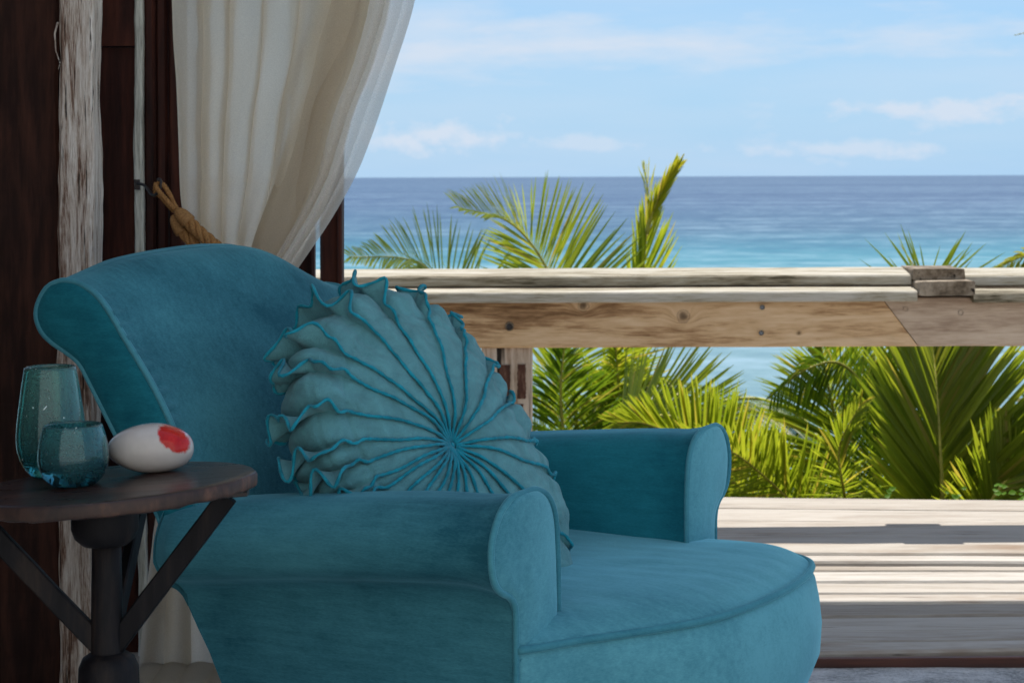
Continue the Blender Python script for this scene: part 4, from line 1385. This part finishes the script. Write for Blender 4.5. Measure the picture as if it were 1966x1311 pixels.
# right palm with the big upright frond
K3 = P(1812, 1180, 7.2)
p3 = palm('coconut palm at the right with one large upright frond fanning above the rail', K3, -3.1)
frond(p3, [K3, P(1806, 960, 7.1), P(1797, 760, 7.2), P(1790, 680, 7.3), P(1786, 600, 7.4)], .52, M_LEAF, .016, 92, side=(1, .15, 0), seed=31, droop=.03, spread=50, tip=.36, start=.05, width=.010, upb=.15)
frond(p3, [P(1786, 640, 7.5), P(1781, 600, 7.55), P(1780, 548, 7.6)], .33, M_LEAF, .006, 9, side=(1, .1, 0), seed=32, droop=-.03, spread=88, tip=.95, start=.35, width=.0045, dens=1.0)
frond(p3, [P(1786, 640, 7.52), P(1781, 600, 7.57), P(1780, 552, 7.62)], .30, M_LEAF, .006, 6, side=(1, .1, 0), seed=36, droop=-.03, spread=48, tip=.95, start=.5, width=.0045, dens=1.0)
frond(p3, [K3 + Vector((.3, .6, 0)), P(2080, 900, 7.9), P(2060, 620, 7.8), P(1990, 500, 7.7), P(1905, 520, 7.6)], .42, M_LEAFY, .016, 70, side=(-.2, -.3, 1), seed=33, droop=.35)
frond(p3, [K3, P(1880, 1000, 7.0), P(1950, 900, 7.0), P(2020, 830, 7.0)], .34, M_LEAF, .015, 60, side=(1, -.1, .4), seed=34, droop=.1)
frond(p3, [K3, P(1860, 980, 8.0), P(1885, 900, 8.2), P(1900, 840, 8.3)], .35, M_LEAFD, .015, 60, side=(1, .1, .1), seed=35, droop=.1, spread=45)
arcs(p3, K3, 5, 14, (.9, 1.3), (M_LEAF, M_LEAFD), (15, 60), (0, 360), .48)
# tall palm outside the frame on the right, tips of two fronds in view
K4 = Vector((3.6, 9.0, 2.3))
p4 = palm('tall coconut palm whose pale leaf tips enter at the top right edge', K4, -3.3)
arcs(p4, K4, 7, 21, (1.0, 1.3), (M_LEAF,), (20, 60), (-70, 75), .4)
frond(p4, [K4, Vector((3.2, 8.8, 2.3)), P(2190, 20, 8.3), P(2100, 45, 8.1)], .12, M_LEAF, .006, 30, side=(0, 1, .2), seed=44, droop=.2)
frond(p4, [P(2100, 45, 8.1), P(2010, 58, 8.1), P(1950, 72, 8.1)], .05, M_LEAFY, .0025, 5, side=(0, .4, 1), seed=45, droop=.1, spread=14, width=.002)

# ------------------------------------------------------------------ hillside leaves behind the palms, vine at the deck edge
def leaf_mass(name, spots, m, size, parent=None, kind='stuff', seed=1):
    r_ = random.Random(seed); V = []; Fc = []
    for (c, R, cnt) in spots:
        for i in range(cnt):
            dv = Vector((r_.gauss(0, 1), r_.gauss(0, 1), r_.gauss(0, 1))).normalized()
            p = c + Vector((dv.x * R[0], dv.y * R[1], abs(dv.z) * R[2])) * r_.uniform(.7, 1.05)
            a = Vector((r_.gauss(0, 1), r_.gauss(0, 1), r_.gauss(0, .6))).normalized()
            b_ = a.cross(Vector((r_.gauss(0, 1), r_.gauss(0, 1), r_.gauss(0, 1)))).normalized()
            s = size * r_.uniform(.6, 1.3); k = len(V)
            V += [p - a * s, p - b_ * s * .42, p + a * s, p + b_ * s * .42]
            Fc.append((k, k + 1, k + 2, k + 3))
    return mesh_obj(name, V, Fc, m, parent, smooth=False, kind=kind)


rs = random.Random(3); spots = []
for i in range(230):
    Y = rs.uniform(9, 40); X = rs.uniform(-.40, .60) * Y * 1.0
    z = -1.2 - (Y - 5) * .20 - max(0, Y - 30) * .15
    R = rs.uniform(.5, 1.1)
    spots.append((Vector((X, Y, z - .2)), (R, R, R * rs.uniform(.6, 1.0)), 240))
leaf_mass('undergrowth', spots, M_BUSH, .085, seed=2)
sp = []
for (px, py, Y, R) in ((1960, 830, 17, .9), (2010, 800, 19, 1.2), (1900, 905, 14, .8), (2060, 860, 15, 1.2)):
    sp.append((P(px, py, Y) - Vector((0, 0, R * .8)), (R, R, R), 1500))
bush = leaf_mass('foliage', sp, M_BUSH, .07, kind=None, seed=4)
sb = thing('sea_grape_bush', 'dark bushy shrub low at the right edge beyond the deck', 'shrub', (4.3, 15.5, -3.2), world=False)
bush.parent = sb; bush.matrix_parent_inverse = Matrix.Translation((-4.3, -15.5, 3.2)); bush['kind'] = 'stuff'
tube_path = cr([Vector((0, 0, 0)), Vector((-.1, .1, .8)), Vector((.1, 0, 1.5))], 12)
tube('stem', tube_path, .06, M_TRUNK, sb, 8)
vine = thing('vine', 'bright green creeper leaves peeping over the far deck edge', 'creeper', (1.3, 5.85, -.05))
r_ = random.Random(9)
for (pa, pb, n_) in ((1815, 1850, 9), (1900, 1966, 16), (1690, 1720, 3)):
    for i in range(n_):
        q = P(r_.uniform(pa, pb), 0, 5.93); hgt = .0 + r_.uniform(-.03, .028 if pb < 1900 else .05)
        c = Vector((q.x, 5.93 - .09 * (q.x - 1.2) + r_.uniform(.0, .05), DZ + hgt))
        s = r_.uniform(.007, .014); a1 = r_.uniform(0, 2 * PI)
        a = Vector((math.cos(a1), math.sin(a1) * .5, r_.uniform(-.2, .5))).normalized(); b_ = a.cross(Vector((r_.uniform(-.4, .4), -.8, .7))).normalized(); nn_ = a.cross(b_)
        V = [c - a * s, c - b_ * s * .7 - a * s * .3, c + b_ * s * .7 - a * s * .3, c - b_ * s * .5 + a * s * .4, c + b_ * s * .5 + a * s * .4, c + a * s * 1.1, c + nn_ * s * .2]
        mesh_obj('leaf', V, [(0, 1, 6), (1, 3, 6), (3, 5, 6), (5, 4, 6), (4, 2, 6), (2, 0, 6)], M_VINE, vine)
